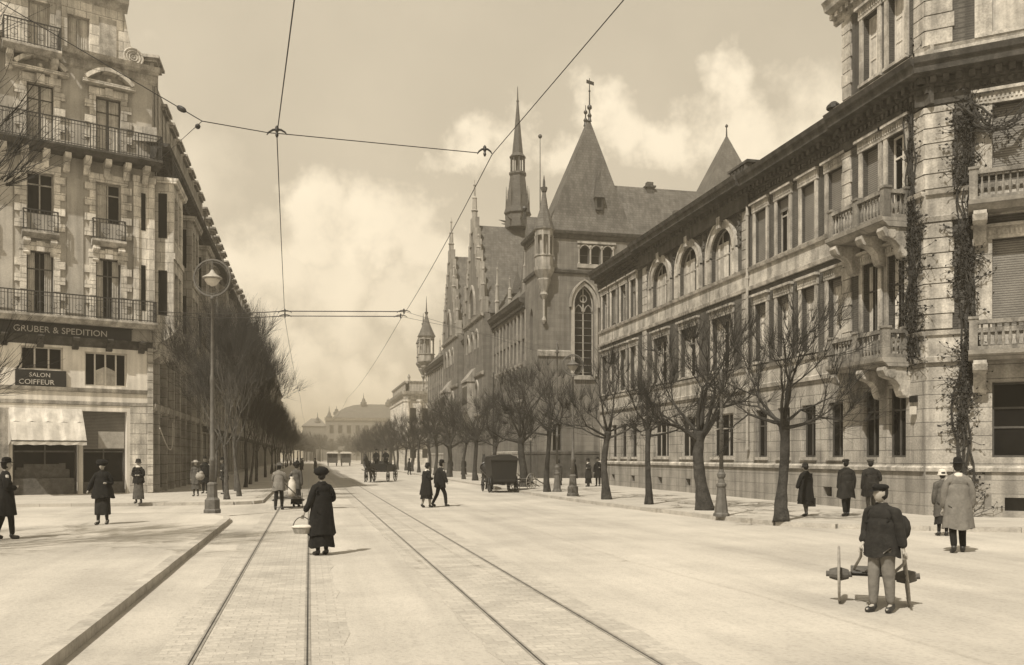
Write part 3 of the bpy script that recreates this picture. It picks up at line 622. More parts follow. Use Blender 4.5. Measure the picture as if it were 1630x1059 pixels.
# street gables
def gable(y0, y1, X, zr, eave, depth, spk):
    F = Fr((X, y0), (0, 1), (-1, 0)); L_ = y1-y0; uc = L_/2; b = MB(OB)
    ops = []
    for u in (uc-2.6, uc, uc+2.6): ops += [(u-.7, u+.7, 11.6, 15.2, 'pointed', 1.1), (u-.7, u+.7, 7.0, 9.8, 'pointed', 1.0), (u-.7, u+.7, 3.0, 5.8)]
    ops.append((uc-1.6, uc+1.6, 16.6, 20.6, 'pointed', 2.2))
    ops = [o for o in ops if not (o[2] == 16.6)]
    wall(b, F, 0, L_, .1, eave, ops, 0, .6)
    b.plate(F, [(0, eave), (L_, eave), (uc, zr+.4)], -.5, 0)
    b.box(F, 0, L_, -2.2, -.62, .1, eave-.01)
    for u in (0, L_): b.quad(F.p(u, 0, .1), F.p(u, -.62, .1), F.p(u, -.62, eave), F.p(u, 0, eave))
    b.build('gable_wall', M_['sand'], B)
    t = MB(OB)
    for z in (eave, 10.6, 6.4): cornice(t, F, -.15, L_+.15, z, [(0, -.3), (.2, -.22), (.25, 0), (0, .1)], 0)
    n_ = 8
    for sgn in (0, 1):    # stepped coping
        for k in range(n_):
            f0 = k/n_; f1 = (k+1)/n_; ua = uc*f0; ub = uc*f1
            if sgn: ua, ub = L_-ub, L_-ua
            z1 = eave+(zr+.4-eave)*f1+.35; t.box(F, ua, ub, -.6, .12, z1-1.6, z1)
    t.build('gable_coping', M_['sandt'], B)
    for o in ops:
        window(F, o, -.5, B, OB, 'frame', 1, (.5,), bw=.09)
        if len(o) > 4:
            t = MB(OB); arch_band(t, F, (o[0]+o[1])/2, (o[1]-o[0])/2, o[3]-o[5], o[5], o[4], .22, -.01, .14, .8, 8); t.build('arch_surround', M_['sandt'], B)
    t = MB(OB)
    arch_band(t, F, uc, 1.3, 18.2, 2.0, 'pointed', .3, -.01, .2, 1.2, 10); t.build('arch_surround', M_['sandt'], B)
    t = MB(OB); t.plate(F, [(uc+1.3, 17.1), (uc-1.3, 17.1)]+arch_pts(uc, 1.3, 18.2, 2.0, 'pointed'), .0, .02); t.build('blind_arch', M_['slated'], B)
    t = MB(OB) # projecting bay with oriel
    t.box(F, uc-1.5, uc+1.5, 0, .9, 7.0, 9.9); t.prism(F, [(0, 4.9), (.15, 5.0), (.95, 6.8), (1.0, 7.0), (0, 7.0)], uc-1.55, uc+1.55); t.prism(F, [(0, 9.9), (1.05, 9.9), (1.05, 10.1), (0, 11.4)], uc-1.6, uc+1.6)
    t.build('oriel', M_['sandt'], B)
    for k in range(3):
        t = MB(OB); t.box(F, uc-1.3+k*.95, uc-.6+k*.95, .9, .93, 7.5, 9.4); t.build('oriel_window', M_['glass'], B)
    R = MB(OB); a = F.p(-.3, -.6, eave); b2 = F.p(L_+.3, -.6, eave); c = F.p(uc, -.6, zr)
    R.add([a, b2, c, a+Vector((depth, 0, 0)), b2+Vector((depth, 0, 0)), c+Vector((depth, 0, 0))], [(0, 2, 5, 3), (1, 4, 5, 2), (3, 5, 4)]); R.build('roof', M_['slate'], B)
    gpin(X+.2, y0+uc, zr+.3, spk, .3)
    for k, (f0, hh) in enumerate(((0, 5.2), (1, 5.2), (.25, 4), (.75, 4))): gpin(X+.1, y0+.3+(L_-.6)*f0, eave+(zr-eave)*(1-abs(2*f0-1))*.98, hh, .26)
gable(88.3, 99.5, 17.3, 27.0, 16.6, 9.5, 4.6)
gable(104.5, 115.5, 17.3, 27.2, 16.6, 8.5, 4.6)
for y, hh, z in ((76.0, 4.6, 16.2), (82, 3.0, 16.2), (87.8, 5.5, 16.2), (102, 4, 16.2), (118, 4, 16.2), (128, 3, 16.2)): gpin(18.7, y, z, hh, .2)
for y in (77.5, 81.5, 85.0, 120, 127): spire_dormer(FW, y-70, -1.6, 17.0, .9)
# rear cross roofs
def ridge_roof(x0, x1, y, zr, dep, zb, name='roof'):
    r = MB(OB); r.add([(x0, y, zr), (x1, y, zr), (x1, y-dep, zb), (x0, y-dep, zb), (x1, y+dep, zb), (x0, y+dep, zb)], [(0, 1, 2, 3), (0, 5, 4, 1), (0, 3, 5), (1, 4, 2)]); r.build(name, M_['slate'], B)
ridge_roof(26.2, 42, 76, 26.6, 5.5, 16); ridge_roof(19.0, 24.5, 76.5, 23.4, 3.0, 16)
ridge_roof(24.5, 27.5, 73.8, 24.4, 3.0, 19.5)
t = MB(OB); t.box(WORLD, 26.0, 43, 71, 82, .1, 18); t.box(WORLD, 24, 32, 88, 140, .1, 15); t.build('rear_wall', M_['sand'], B)
t = MB(OB); t.tube([(21.3, 80.5, 22), (21.3, 80.5, 32.2)], [.07, .03], 5); t.ball((21.3, 80.5, 32.2), .2); t.build('finial', M_['iron'], B)
t = MB(OB); t.tube([(18.8, 76.5, 23.2), (18.8, 76.5, 24.4)], [.15, .05], 6); t.ball((18.8, 76.5, 24.1), .28); t.build('finial', M_['iron'], B)
for x, y, z in ((30.5, 76, 25.6), (31.8, 72.8, 22.2)):
    t = MB(OB); t.box(WORLD, x-.35, x+.35, y-.3, y+.3, z, z+1.0); t.box(WORLD, x-.5, x+.5, y-.42, y+.42, z+1.0, z+1.15); t.box(WORLD, x-.3, x+.3, y-.25, y+.25, z+1.15, z+1.5); t.build('chimney', M_['soot'], B)
# fleche
t = MB(OB); c = (22.3, 93.9, .7)
t.lathe(c, [(1.45, 26.2), (1.35, 27.6), (1.55, 27.8), (1.35, 28.4), (1.15, 29.6), (.85, 31.9), (.98, 32.1), (.98, 32.3)], 8)
t.lathe(c, [(.22, 32.2), (.22, 34.1)], 8); t.lathe(c, [(.95, 34.0), (.62, 34.4), (.36, 37.0), (.1, 40.1), (.03, 41.8)], 8); t.ball((c[0], c[1], 40.9), .16)
for k in range(8):
    a = 2*pi*k/8; t.tube([(c[0]+.75*cos(a), c[1]+.75*sin(a), 32.9), (c[0]+.75*cos(a), c[1]+.75*sin(a), 34.8)], .08, 4)
    t.tube([(c[0]+1.3*cos(a), c[1]+1.3*sin(a), 27.9), (c[0]+1.28*cos(a), c[1]+1.28*sin(a), 31.4)], [.12, .02], 4)
    t.tube([(c[0]+1.4*cos(a), c[1]+1.4*sin(a), 27.6), (c[0]+2.1*cos(a), c[1]+2.1*sin(a), 27.75)], [.12, .03], 4)
    e = 2*pi*(k+.5)/8; t.add([(c[0]+1.0*cos(e), c[1]+1.0*sin(e), 29.3), (c[0]+1.25*cos(a), c[1]+1.25*sin(a), 29.0), (c[0]+.9*cos(e), c[1]+.9*sin(e), 31.4)], [(0, 1, 2)])
t.build('fleche', M_['slated'], B)
# base courses, low door by the tower
t = MB(OB); t.box(FT, 6.0, 7.4, .0, .1, .1, 2.0); t.build('side_door', M_['black'], B)

# far pyramid roofed tower
OP = (43, 86, 0); P_ = empty('pyramid_roofed_tower', OP, 'plain slate pyramid roof rising behind the long pale building', 'tower')
t = MB(OP); t.box(WORLD, 38.3, 45.1, 80.5, 87, 0, 26.0); t.build('wall', M_['sand'], P_)
t = MB(OP); t.add([(38.0, 80.2, 26), (45.4, 80.2, 26), (45.4, 87.3, 26), (38.0, 87.3, 26), (42.1, 83.7, 35.2)], [(0, 1, 4), (1, 2, 4), (2, 3, 4), (3, 0, 4)]); t.build('roof', M_['slate'], P_)
t = MB(OP); t.tube([(42.1, 83.7, 35.0), (42.1, 83.7, 36.3)], [.1, .04], 6); t.ball((42.1, 83.7, 36.1), .16); t.build('finial', M_['iron'], P_)

# columned building
OC = (18.4, 190, 0); C_ = empty('columned_building', OC, 'pale columned classical building closing the right side of the avenue beyond the Gothic one', 'building')
FCb = Fr((20.6, 190), (1, 0), (0, -1)); FCw = Fr((20.6, 190), (0, 1), (-1, 0))
t = MB(OC)
for F, L_, k in ((FCb, 16, 6), (FCw, 30, 11)):
    st_ = L_/k; ops = [(st_*(i+.5)-.7, st_*(i+.5)+.7, a, b) for i in range(k) for a, b in ((9.6, 12.4), (6.2, 8.4), (1.6, 3.6))]; wall(t, F, 0, L_, 0, 16, ops, 0, .5)
t.build('wall', M_['lstone'], C_)
for F, L_, k in ((FCb, 16, 6), (FCw, 30, 11)):
    t = MB(OC); cornice(t, F, -.8, L_+.8, 16, [(0, -1.8), (.5, -1.7), (.5, -1), (1.1, -.6), (1.3, 0)], 0); t.build('cornice', M_['dstone'], C_); t = MB(OC); cornice(t, F, -.3, L_+.3, 5.6, [(0, -.6), (.9, -.5), (1.0, 0)], 0); t.build('podium_cornice', M_['dstone'], C_); t = MB(OC)
    t.box(F, -.3, L_+.3, -.4, .3, 16, 17.8); cornice(t, F, -.6, L_+.6, 18.2, [(0, -.6), (.5, -.3), (.6, 0)], 0); t.build('parapet', M_['dstone'], C_)
for F, L_, k in ((FCb, 16, 6), (FCw, 30, 11)):
    for i in range(k+1):
        b = MB(OC); b.lathe(F.p(L_/k*i, .4, 5.6), [(.7, 0), (.55, .2), (.48, 8.0), (.7, 8.2), (.75, 8.6)], 8); b.build('column', M_['lstone'], C_)
    for i in range(k):
        for a, b_ in ((9.6, 12.4), (6.2, 8.4), (1.6, 3.6)):
            g_ = MB(OC); u = L_/k*(i+.5); g_.box(F, u-.72, u+.72, -.5, -.45, a, b_); g_.build('window', M_['glass'], C_)
t = MB(OC); t.slab([(20.7, 190.3), (37, 190.3), (37, 220), (20.7, 220)], 18.1, 18.3); t.build('roof', M_['slate'], C_)
for x in (21, 24.5, 28.5, 32.5):
    t = MB(OC); t.lathe((x, 190, 18.2), [(.4, 0), (.2, .4), (.35, .9), (.1, 1.5)], 6); t.build('roof_statue', M_['dstone'], C_)

# domed palace at the end of the avenue
OD = (30, 430, 0); D_ = empty('domed_palace', OD, 'hazy palace with curved roof and small spires closing the far end of the avenue', 'palace')
FD = Fr((8, 430), (1, 0), (0, -1)); t = MB(OD)
ops = [(u-1.0, u+1.0, a, b) for u in [2.5+4.1*i for i in range(11)] for a, b in ((13, 17), (7, 10.5), (2, 5))]
wall(t, FD, 0, 48, 0, 20, ops, 0, .8); t.quad((8, 430, 0), (8, 455, 0), (8, 455, 20), (8, 430, 20)); t.build('wall', M_['far'], D_)
for k, o in enumerate(ops):
    g_ = MB(OD); g_.box(FD, o[0], o[1], -.8, -.7, o[2], o[3]); g_.build('window', M_['glass'], D_)
t = MB(OD); cornice(t, FD, -.8, 48.8, 20.6, [(0, -1.4), (.6, -1.2), (.8, -.4), (1.3, 0)], 0); t.build('cornice', M_['dstone'], D_)
t = MB(OD)
pr = [(0, 20.6), (2.5, 23.5), (6, 25.6), (10, 27), (15, 27.8)]
P = []
for i, (dx, z) in enumerate(pr): P.append([(8+3+dx, 430+dx*.7, z), (53-dx*.6, 430+dx*.7, z), (53-dx*.6, 455-dx*.5, z), (11+dx, 455-dx*.5, z)])
for a, b in zip(P, P[1:]):
    for i in range(4): t.quad(a[i], a[(i+1) % 4], b[(i+1) % 4], b[i])
t.quad(*P[-1]); t.build('roof', M_['slate'], D_)
for x, z, h in ((26, 27.6, 6), (9.5, 20.6, 6.5), (13, 22.6, 4.5), (4, 18, 6), (38, 27.6, 4)):
    t = MB(OD); t.lathe((x, 436, z-.6), [(1.5, 0), (1.5, 1.4), (.9, 2), (.7, 3), (.25, h*.6), (.05, h)], 8); t.build('roof_spire', M_['slated'], D_)
t = MB(OD); t.box(WORLD, -3, 8, 432, 450, 0, 16.5); t.add([(-3.5, 431.5, 16.5), (8.5, 431.5, 16.5), (8.5, 450.5, 16.5), (-3.5, 450.5, 16.5), (1, 440, 20.5), (5, 440, 20.5)], [(0, 1, 5, 4), (1, 2, 5), (2, 3, 4, 5), (3, 0, 4)]); t.build('side_wing', M_['far'], D_)
# ------------------------------------------------------------------ corner apartment house, left
OL = (-7.5, 45.9, 0)
LB = empty('corner_apartment_house', OL, 'tall ornate corner house with shop awning, sign board, iron balconies and dormers on the left', 'building')
FL = Fr((-7.5, 45.9), (-.93, -.366), (.366, -.93)); FS = Fr((-7.5, 45.9), (0, 1), (1, 0))
SL = 21.0; WL = 13.0
axL = [1.97, 4.85, 7.75, 10.65]
def sops(z0, z1, hw=.55, axs=axL): return [(u-hw, u+hw, z0, z1) for u in axs]
shop = [(1.14, 3.06, .14, 4.05), (3.25, 5.95, .14, 4.05), (6.9, 9.5, .14, 4.05), (10, 12.4, .14, 4.05)]
mez = [(1.13, 2.98, 5.25, 6.85), (3.9, 5.62, 5.9, 6.95), (6.8, 8.6, 5.25, 6.85), (9.7, 11.5, 5.25, 6.85)]
r3 = sops(8.45, 11.3); r4 = sops(13.0, 14.9); r5 = sops(16.3, 18.95)
w1 = MB(OL); wall(w1, FL, 0, WL, .1, 7.4, shop+mez, 0, .35); w1.build('ground_floor_wall', M_['shopw'], LB)
w1 = MB(OL); wall(w1, FL, 0, WL, 7.4, 20.6, r3+r4+r5, 0, .28); w1.build('front_wall', M_['render'], LB)
ss = [.9+2.45*k for k in range(8)]
sg = [(u+.1, u+2.2, .3, 3.9) for u in ss]+[(u+.1, u+2.2, 4.6, 6.9) for u in ss]
sr = []
for z0, z1 in ((8.5, 11.2), (12.5, 14.8), (16.0, 18.2)):
    for u in ss: sr.append((u+.6, u+1.65, z0, z1))
w1 = MB(OL); wall(w1, FS, 0, SL, .1, 20.6, sg+sr, 0, .35); w1.build('street_wall', M_['dstone'], LB)
for o in sg: window(FS, o, -.3, LB, OL, 'frame_d', 2, (.75,), bw=.05)
gl = MB(OL)
for o in sr: window(FS, o, -.25, LB, OL, 'frame', 1, (.7,), bw=.06)
w1 = MB(OL); w1.box(FS, SL-.3, SL, -9, -.01, .1, 20.6); w1.build('party_wall', M_['render'], LB)
# stone dressing of the front windows: alternating blocks
def dress(F, o, z0, z1, parent, hood=None):
    t = MB(OL); a, b = o[0], o[1]; z = z0; i = 0
    t.box(F, a-.2, a, -.01, .06, z0, z1); t.box(F, b, b+.2, -.01, .06, z0, z1)
    while z < z1-.05:
        e = .48 if i % 2 == 0 else .27; zz = min(z+.36, z1)
        t.box(F, a-e, a-.002, -.01, .11, z+.01, zz-.01); t.box(F, b+.002, b+e, -.01, .11, z+.01, zz-.01); z += .36; i += 1
    t.box(F, a-.3, b+.3, -.01, .13, z1, z1+.38); t.box(F, (a+b)/2-.16, (a+b)/2+.16, .0, .24, z1-.03, z1+.42)
    if hood == 'seg':
        for rr, n1 in ((0, .42), (.001, .3)): pass
        pts = arch_pts((a+b)/2, (b-a)/2+.55, z1+.75, .55, 'seg', 10); pi_ = arch_pts((a+b)/2, (b-a)/2+.42, z1+.62, .5, 'seg', 10)
        for k in range(10): t.plate(F, [pi_[k], pi_[k+1], pts[k+1], pts[k]], -.01, .5)
        t.box(F, a-.6, b+.6, -.01, .42, z1+.48, z1+.62); t.ball(F.p((a+b)/2, .1, z1+.8), .14, 8)
    t.build('window_dressing', M_['lstone'], parent)
for o in r3: dress(FL, o, 8.4, 11.3, LB)
for o in r4: dress(FL, o, 12.3, 14.9, LB)
for o in r5: dress(FL, o, 16.2, 18.95, LB, 'seg')
for o in shop: pass
for o in mez: window(FL, o, -.28, LB, OL, 'frame_w', 3 if o[3] < 6.9 else 2, (.4,) if False else (), bw=.07, curtain=None)
for o in r3: window(FL, o, -.2, LB, OL, 'frame_d', 1, (.72,), curtain=((-1, .3), (1, .3)))
for i, o in enumerate(r4): window(FL, o, -.2, LB, OL, 'frame', 1, (.72,), curtain=((1, .45),) if i == 0 else None)
for o in r5: window(FL, o, -.2, LB, OL, 'frame_d', 1, (.75,), curtain=((-1, .45), (1, .45)))
# half curtains of the mezzanine
for o in mez[:1]:
    c = MB(OL); a, b = o[0]+.5, o[1]-.5; m_ = (a+b)/2
    c.plate(FL, [(a, 5.33), (b, 5.33), (b, 6.0), (m_, 6.2), (a, 6.0)], -.245, -.235); c.build('curtain', M_['curtain'], LB)
# shop fronts
def shopfront(o, blind, name='shop_front'):
    a, b, c, d = o; t = MB(OL); t.box(FL, a, b, -.55, -.5, c, d); so_ = t.build(name, M_['glass'], LB)
    t = MB(OL)
    for u in (a+.04, b-.1, (a+b)/2-.03): t.box(FL, u, u+.06, -.5, -.43, c, d)
    t.box(FL, a+.1, b-.1, -.5, -.44, 2.1, 2.18); t.box(FL, a+.1, b-.1, -.5, -.42, c, c+.55); t.build('frame', M_['wood'], so_)
    if blind: t = MB(OL); t.box(FL, a+.02, b-.02, -.36, -.33, blind, d-.01); t.build('shutter', M_['shutter'], so_)
shopfront(shop[0], 2.25); shopfront(shop[1], 0); shopfront(shop[2], 1.5); shopfront(shop[3], 0)
t = MB(OL); t.box(FL, 1.2, 2.35, -.325, -.31, 2.3, 3.1); t.build('notice_board', M_['frame'], LB)
t = MB(OL); t.box(FL, 3.4, 5.9, -.42, -.2, .15, .9)
for k in range(40): t.box(FL, 3.5+rnd(0, 2.2), 3.65+rnd(.0, 2.2), -.45, -.4+rnd(-.02, .03), rnd(.6, .9), rnd(1, 1.6))
t.build('shop_display', M_['wood'], LB)
# awning
t = MB(OL); K = 14
for k in range(K):
    ua = 3.12+3.0*k/K; ub = 3.12+3.0*(k+1)/K; sa = .05*sin(k*2.1); sb_ = .05*sin((k+1)*2.1)
    P0 = [(0.02, 4.12), (.75, 3.45), (1.45, 2.62)]
    for (na, za), (nb, zb) in zip(P0, P0[1:]): t.quad(FL.p(ua, na, za+sa*.3), FL.p(ub, na, za+sb_*.3), FL.p(ub, nb, zb+sb_), FL.p(ua, nb, zb+sa))
    t.quad(FL.p(ua, 1.45, 2.62+sa), FL.p(ub, 1.45, 2.62+sb_), FL.p(ub, 1.46+.02*(k % 2), 2.42-sb_*.4), FL.p(ua, 1.48-.02*(k % 2), 2.42-sa*.4))
t.add([FL.p(3.12, .02, 4.12), FL.p(3.12, 1.45, 2.62), FL.p(3.12, .02, 2.9)], [(0, 1, 2)]); t.add([FL.p(6.12, .02, 4.12), FL.p(6.12, 1.45, 2.62), FL.p(6.12, .02, 2.4)], [(0, 1, 2)])
aw = t.build('awning', M_['awn'], LB); t = MB(OL); 
t.tube([FL.p(3.1, 1.45, 2.6), FL.p(6.14, 1.45, 2.6)], .025, 6); t.build('awning_bar', M_['iron'], aw)
t = MB(OL); cornice(t, FL, 0, WL, 5.12, [(0, -.2), (.08, -.15), (.12, 0)], 0); cornice(t, FL, 0, WL, 4.5, [(0, -.18), (.04, -.15), (.05, 0)], 0); t.box(FL, 6.1, 6.75, -.01, .08, .1, 4.1); t.build('shop_cornice', M_['trim'], LB)
t = MB(OL); t.box(FL, .0, 1.0, -.01, .06, .1, 4.3)
z = .15
while z < 7: t.box(FL, -.03, .22, -.02, .11, z+.015, z+.4); z += .42
t.build('corner_pier', M_['lstone'], LB)
# signs
def text_mesh(s, F, u, n, z, size, mname, parent, name='lettering', flip=-1, ext=.012):
    cu = bpy.data.curves.new('t', 'FONT'); cu.body = s; cu.size = size; cu.extrude = ext; cu.resolution_u = 3
    o = bpy.data.objects.new('t', cu); COL.objects.link(o); bpy.context.view_layer.update()
    me = bpy.data.meshes.new_from_object(o.evaluated_get(bpy.context.evaluated_depsgraph_get())); bpy.data.objects.remove(o)
    org = Vector(OL)
    for v in me.vertices: c = v.co.copy(); v.co = F.p(u+flip*c.x, n+c.z, z+c.y)-org
    me.name = name; me.materials.clear(); me.materials.append(M_[mname]); o = bpy.data.objects.new(name, me); COL.objects.link(o); o.parent = parent; return o
t = MB(OL); t.box(FL, .95, 6.9, .0, .14, 7.45, 8.02); t.box(FL, .9, 6.95, .0, .18, 8.02, 8.1); sgn = t.build('sign_board', M_['black'], LB)
text_mesh('GRUBER & SPEDITION', FL, 5.95, .15, 7.58, .40, 'signw', sgn)
t = MB(OL); t.box(FL, 3.78, 5.85, .0, .10, 5.13, 5.86); sg2 = t.build('sign_board', M_['black'], LB)
text_mesh('SALON', FL, 5.3, .11, 5.54, .27, 'signw', sg2); text_mesh('COIFFEUR', FL, 5.72, .11, 5.2, .32, 'signw', sg2)
t = MB(OL); cornice(t, FL, 0, WL, 7.45, [(0, -.4), (.1, -.3), (.2, -.1), (.26, 0)], 0)
for k in range(9): console(t, FL, .5+k*1.45, .26, 7.45, .55, .5, 0)
t.build('sign_cornice', M_['soot'], LB)
# balconies
def lbalc(F, u0, u1, pr, zf, h, brs, mm='trim'):
    b = MB(OL); b.prism(F, [(-.02, zf-.3), (pr-.2, zf-.3), (pr-.02, zf-.16), (pr+.05, zf-.1), (pr+.05, zf), (-.02, zf)], u0, u1); bo = b.build('balcony', M_[mm], LB)
    r = MB(OL); railing(r, F, [(u0+.05, .05), (u0+.05, pr-.03), (u1-.05, pr-.03), (u1-.05, .05)], zf, h); r.build('railing', M_['iron'], bo)
    for u in brs:
        c = MB(OL); console(c, F, u, .26, zf-.31, .75, pr*.85); c.build('console', M_['lstone'], bo)
lbalc(FL, -.1, WL, .72, 8.35, 1.0, ())
lbalc(FL, -.3, WL, .95, 16.15, 1.15, [.35+.86*k for k in range(15)], 'soot')
for u in axL:
    lbalc(FL, u-.75, u+.75, .38, 12.15, .95, (u-.55, u+.55))
lbalc(FL, 4.05, 6.4, .8, 20.35, 1.05, (4.3, 6.1))
t = MB(OL)
cornice(t, FL, -.25, 4.0, 20.75, [(0, -.7), (.12, -.6), (.15, -.3), (.5, -.2), (.62, 0)], 0); cornice(t, FL, 6.4, WL, 20.75, [(0, -.7), (.12, -.6), (.15, -.3), (.5, -.2), (.62, 0)], 0)
t.build('main_cornice', M_['trim'], LB)
t = MB(OL)
cornice(t, FS, -.25, SL, 17.2, [(0, -.9), (.2, -.7), (.3, -.3), (.75, -.15), (.85, 0)], 0); dentils(t, FS, 0, SL, 16.4, 16.7, .1, .45, .5, .25); t.build('street_cornice', M_['soot'], LB)
# flat pilasters at the corner with slot windows
t = MB(OL)
for u0, u1, n in ((-.1, .16, .14), (.62, .86, .12)):
    t.box(FL, u0, u1, -.01, n, 8.4, 15.2); t.box(FL, u0-.05, u1+.05, -.01, n+.06, 15.2, 15.5)
t.box(FL, .16, .62, -.01, .05, 8.4, 15.2); t.build('corner_pilaster', M_['lstone'], LB)
for z0, z1 in ((9.0, 11.2), (12.9, 14.7)):
    t = MB(OL); t.box(FL, .3, .5, .05, .065, z0, z1); t.build('slot_window', M_['glass'], LB)
t = MB(OL)
for u0, u1 in ((3.05, 3.75), (5.95, 6.65)): t.box(FL, u0, u1, -.01, .05, 8.6, 14.9)
t.build('wall_panel', M_['render'], LB)
# attic storey on the front
at = [(2.72, 3.68, 20.9, 22.7), (4.4, 5.3, 20.9, 22.9)]
t = MB(OL); wall(t, FL, 1.2, 8.6, 20.6, 23.5, at, -.35, .3); t.quad(FL.p(1.2, -.35, 20.6), FL.p(1.2, -5, 20.6), FL.p(1.2, -5, 23.5), FL.p(1.2, -.35, 23.5)); t.build('attic_wall', M_['lstone'], LB)
for o in at: window(FL, o, -.6, LB, OL, 'frame', 1, (), curtain=((-1, .45), (1, .45)))
t = MB(OL); cornice(t, FL, 1.05, 8.8, 24.0, [(0, -.6), (.1, -.5), (.4, -.3), (.5, 0)], -.35)
t.box(FL, 1.55, 2.3, -.36, -.3, 21.1, 22.9); t.box(FL, 3.95, 4.15, -.36, -.28, 20.7, 23.4); t.build('attic_cornice', M_['trim'], LB)
t = MB(OL); c = FL.p(.78, -.3, 21.35)
for R_ in (.42, .3, .17, .06): t.torus(c, R_, .055, FL.u, (0, 0, 1), 20, 5)
t.plate(FL, [(1.2, 20.75), (.35, 20.75), (.35, 21.2), (.55, 21.75), (.9, 21.85), (1.05, 22.6), (1.2, 23.4)], -.42, -.3); t.build('volute', M_['lstone'], LB)
# mansard roof and dormers on the street side
t = MB(OL)
Rf = [FS.p(-.1, -.1, 17.2), FS.p(SL, -.1, 17.2), FS.p(SL, -2.4, 22.2), FS.p(.5, -2.0, 22.2), FS.p(SL, -8, 23.5), FS.p(.5, -8, 23.5)]
t.add(Rf, [(0, 1, 2, 3), (3, 2, 4, 5), (1, 4, 2)]); t.box(FL, 0, WL, -7, -.3, 20.6, 20.75); t.box(FL, 1.3, 8.5, -5, -.4, 23.4, 23.6); t.build('roof', M_['slated'], LB)
def dormer(F, u, z, n, org, parent, w=1.3, h=2.1, m='dstone'):
    t = MB(org); t.box(F, u-w/2, u-w/2+.22, n-1.6, n, z, z+h); t.box(F, u+w/2-.22, u+w/2, n-1.6, n, z, z+h); t.box(F, u-w/2+.22, u+w/2-.22, n-1.6, n-.15, z+h-.3, z+h-.01)
    t.box(F, u-w/2-.16, u+w/2+.16, n-1.9, n+.16, z+h, z+h+.16); t.box(F, u-w/2-.28, u+w/2+.28, n-2, n+.28, z+h+.16, z+h+.3)
    do = t.build('dormer', M_[m], parent); g_ = MB(org); g_.box(F, u-w/2+.22, u+w/2-.22, n-.3, n-.2, z, z+h-.3); g_.build('pane', M_['glass'], do)
for k in range(8): dormer(FS, 1.2+k*2.6, 18.0, .0, OL, LB, h=2.0 if k else 3.4)
for k in range(9): t = MB(OL); t.box(FS, .0+k*2.6-.35, .0+k*2.6+.1, -1.2, .28, 17.2, 17.9); t.build('parapet_block', M_['dstone'], LB)

# street oriels
def oriel(F, u0, u1, pr, z0, z1, org, parent, m='lstone', levels=((8.9, 11.1), (12.7, 14.9))):
    t = MB(org); uc = (u0+u1)/2
    ops = []
    for a, b in levels: ops += [(u0+.45, uc-.15, a, b), (uc+.15, u1-.45, a, b)]
    wall(t, F, u0, u1, z0, z1, ops, pr, .2)
    for u in (u0, u1): t.quad(F.p(u, 0, z0), F.p(u, pr, z0), F.p(u, pr, z1), F.p(u, 0, z1))
    t.prism(F, [(0, z0-1.5), (.25, z0-1.3), (.4, z0-.7), (pr, z0-.25), (pr+.1, z0-.1), (pr+.1, z0), (0, z0)], u0-.05, u1+.05)
    t.prism(F, [(0, z1), (pr+.15, z1), (pr+.25, z1+.25), (0, z1+.3)], u0-.15, u1+.15)
    t.box(F, u0, u1, pr, pr+.08, 11.7, 12.0)
    bo = t.build('oriel', M_[m], parent)
    for o in ops: g_ = MB(org); g_.box(F, o[0], o[1], pr-.2, pr-.14, o[2], o[3]); g_.build('oriel_window', M_['glass'], bo)
    for a, b in levels:
        g_ = MB(org); g_.box(F, u0-.03, u0-.01, .25, pr-.3, a, b); g_.build('oriel_window', M_['glass'], bo)
oriel(FS, .35, 3.6, .95, 8.2, 15.4, OL, LB); oriel(FS, 7.4, 10.6, .95, 8.2, 15.4, OL, LB, 'dstone'); oriel(FS, 14.6, 17.8, .95, 8.2, 15.4, OL, LB, 'dstone')
t = MB(OL); railing(t, FS, [(.4, .1), (.4, .9), (3.55, .9), (3.55, .1)], 15.7, 1.0); t.build('railing', M_['iron'], LB)
t = MB(OL)
for k in range(8): t.box(FS, .72+2.45*k, 1.0+2.45*k, -.01, .22, .1, 7.0)
cornice(t, FS, 0, SL, 7.6, [(0, -.6), (.25, -.5), (.3, -.2), (.5, 0)], 0); cornice(t, FS, 0, SL, 4.5, [(0, -.4), (.15, -.3), (.2, 0)], 0); t.build('shop_piers', M_['dstone'], LB)
t = MB(OL) # festoon cable from the corner to the street side
t.tube([FS.p(.1+4.2*k/12, .35+.2*sin(pi*k/12), 3.3-1.25*sin(pi*k/12)+.4*k/12) for k in range(13)], .025, 5); t.build('shop_chain', M_['frame_w'], LB)

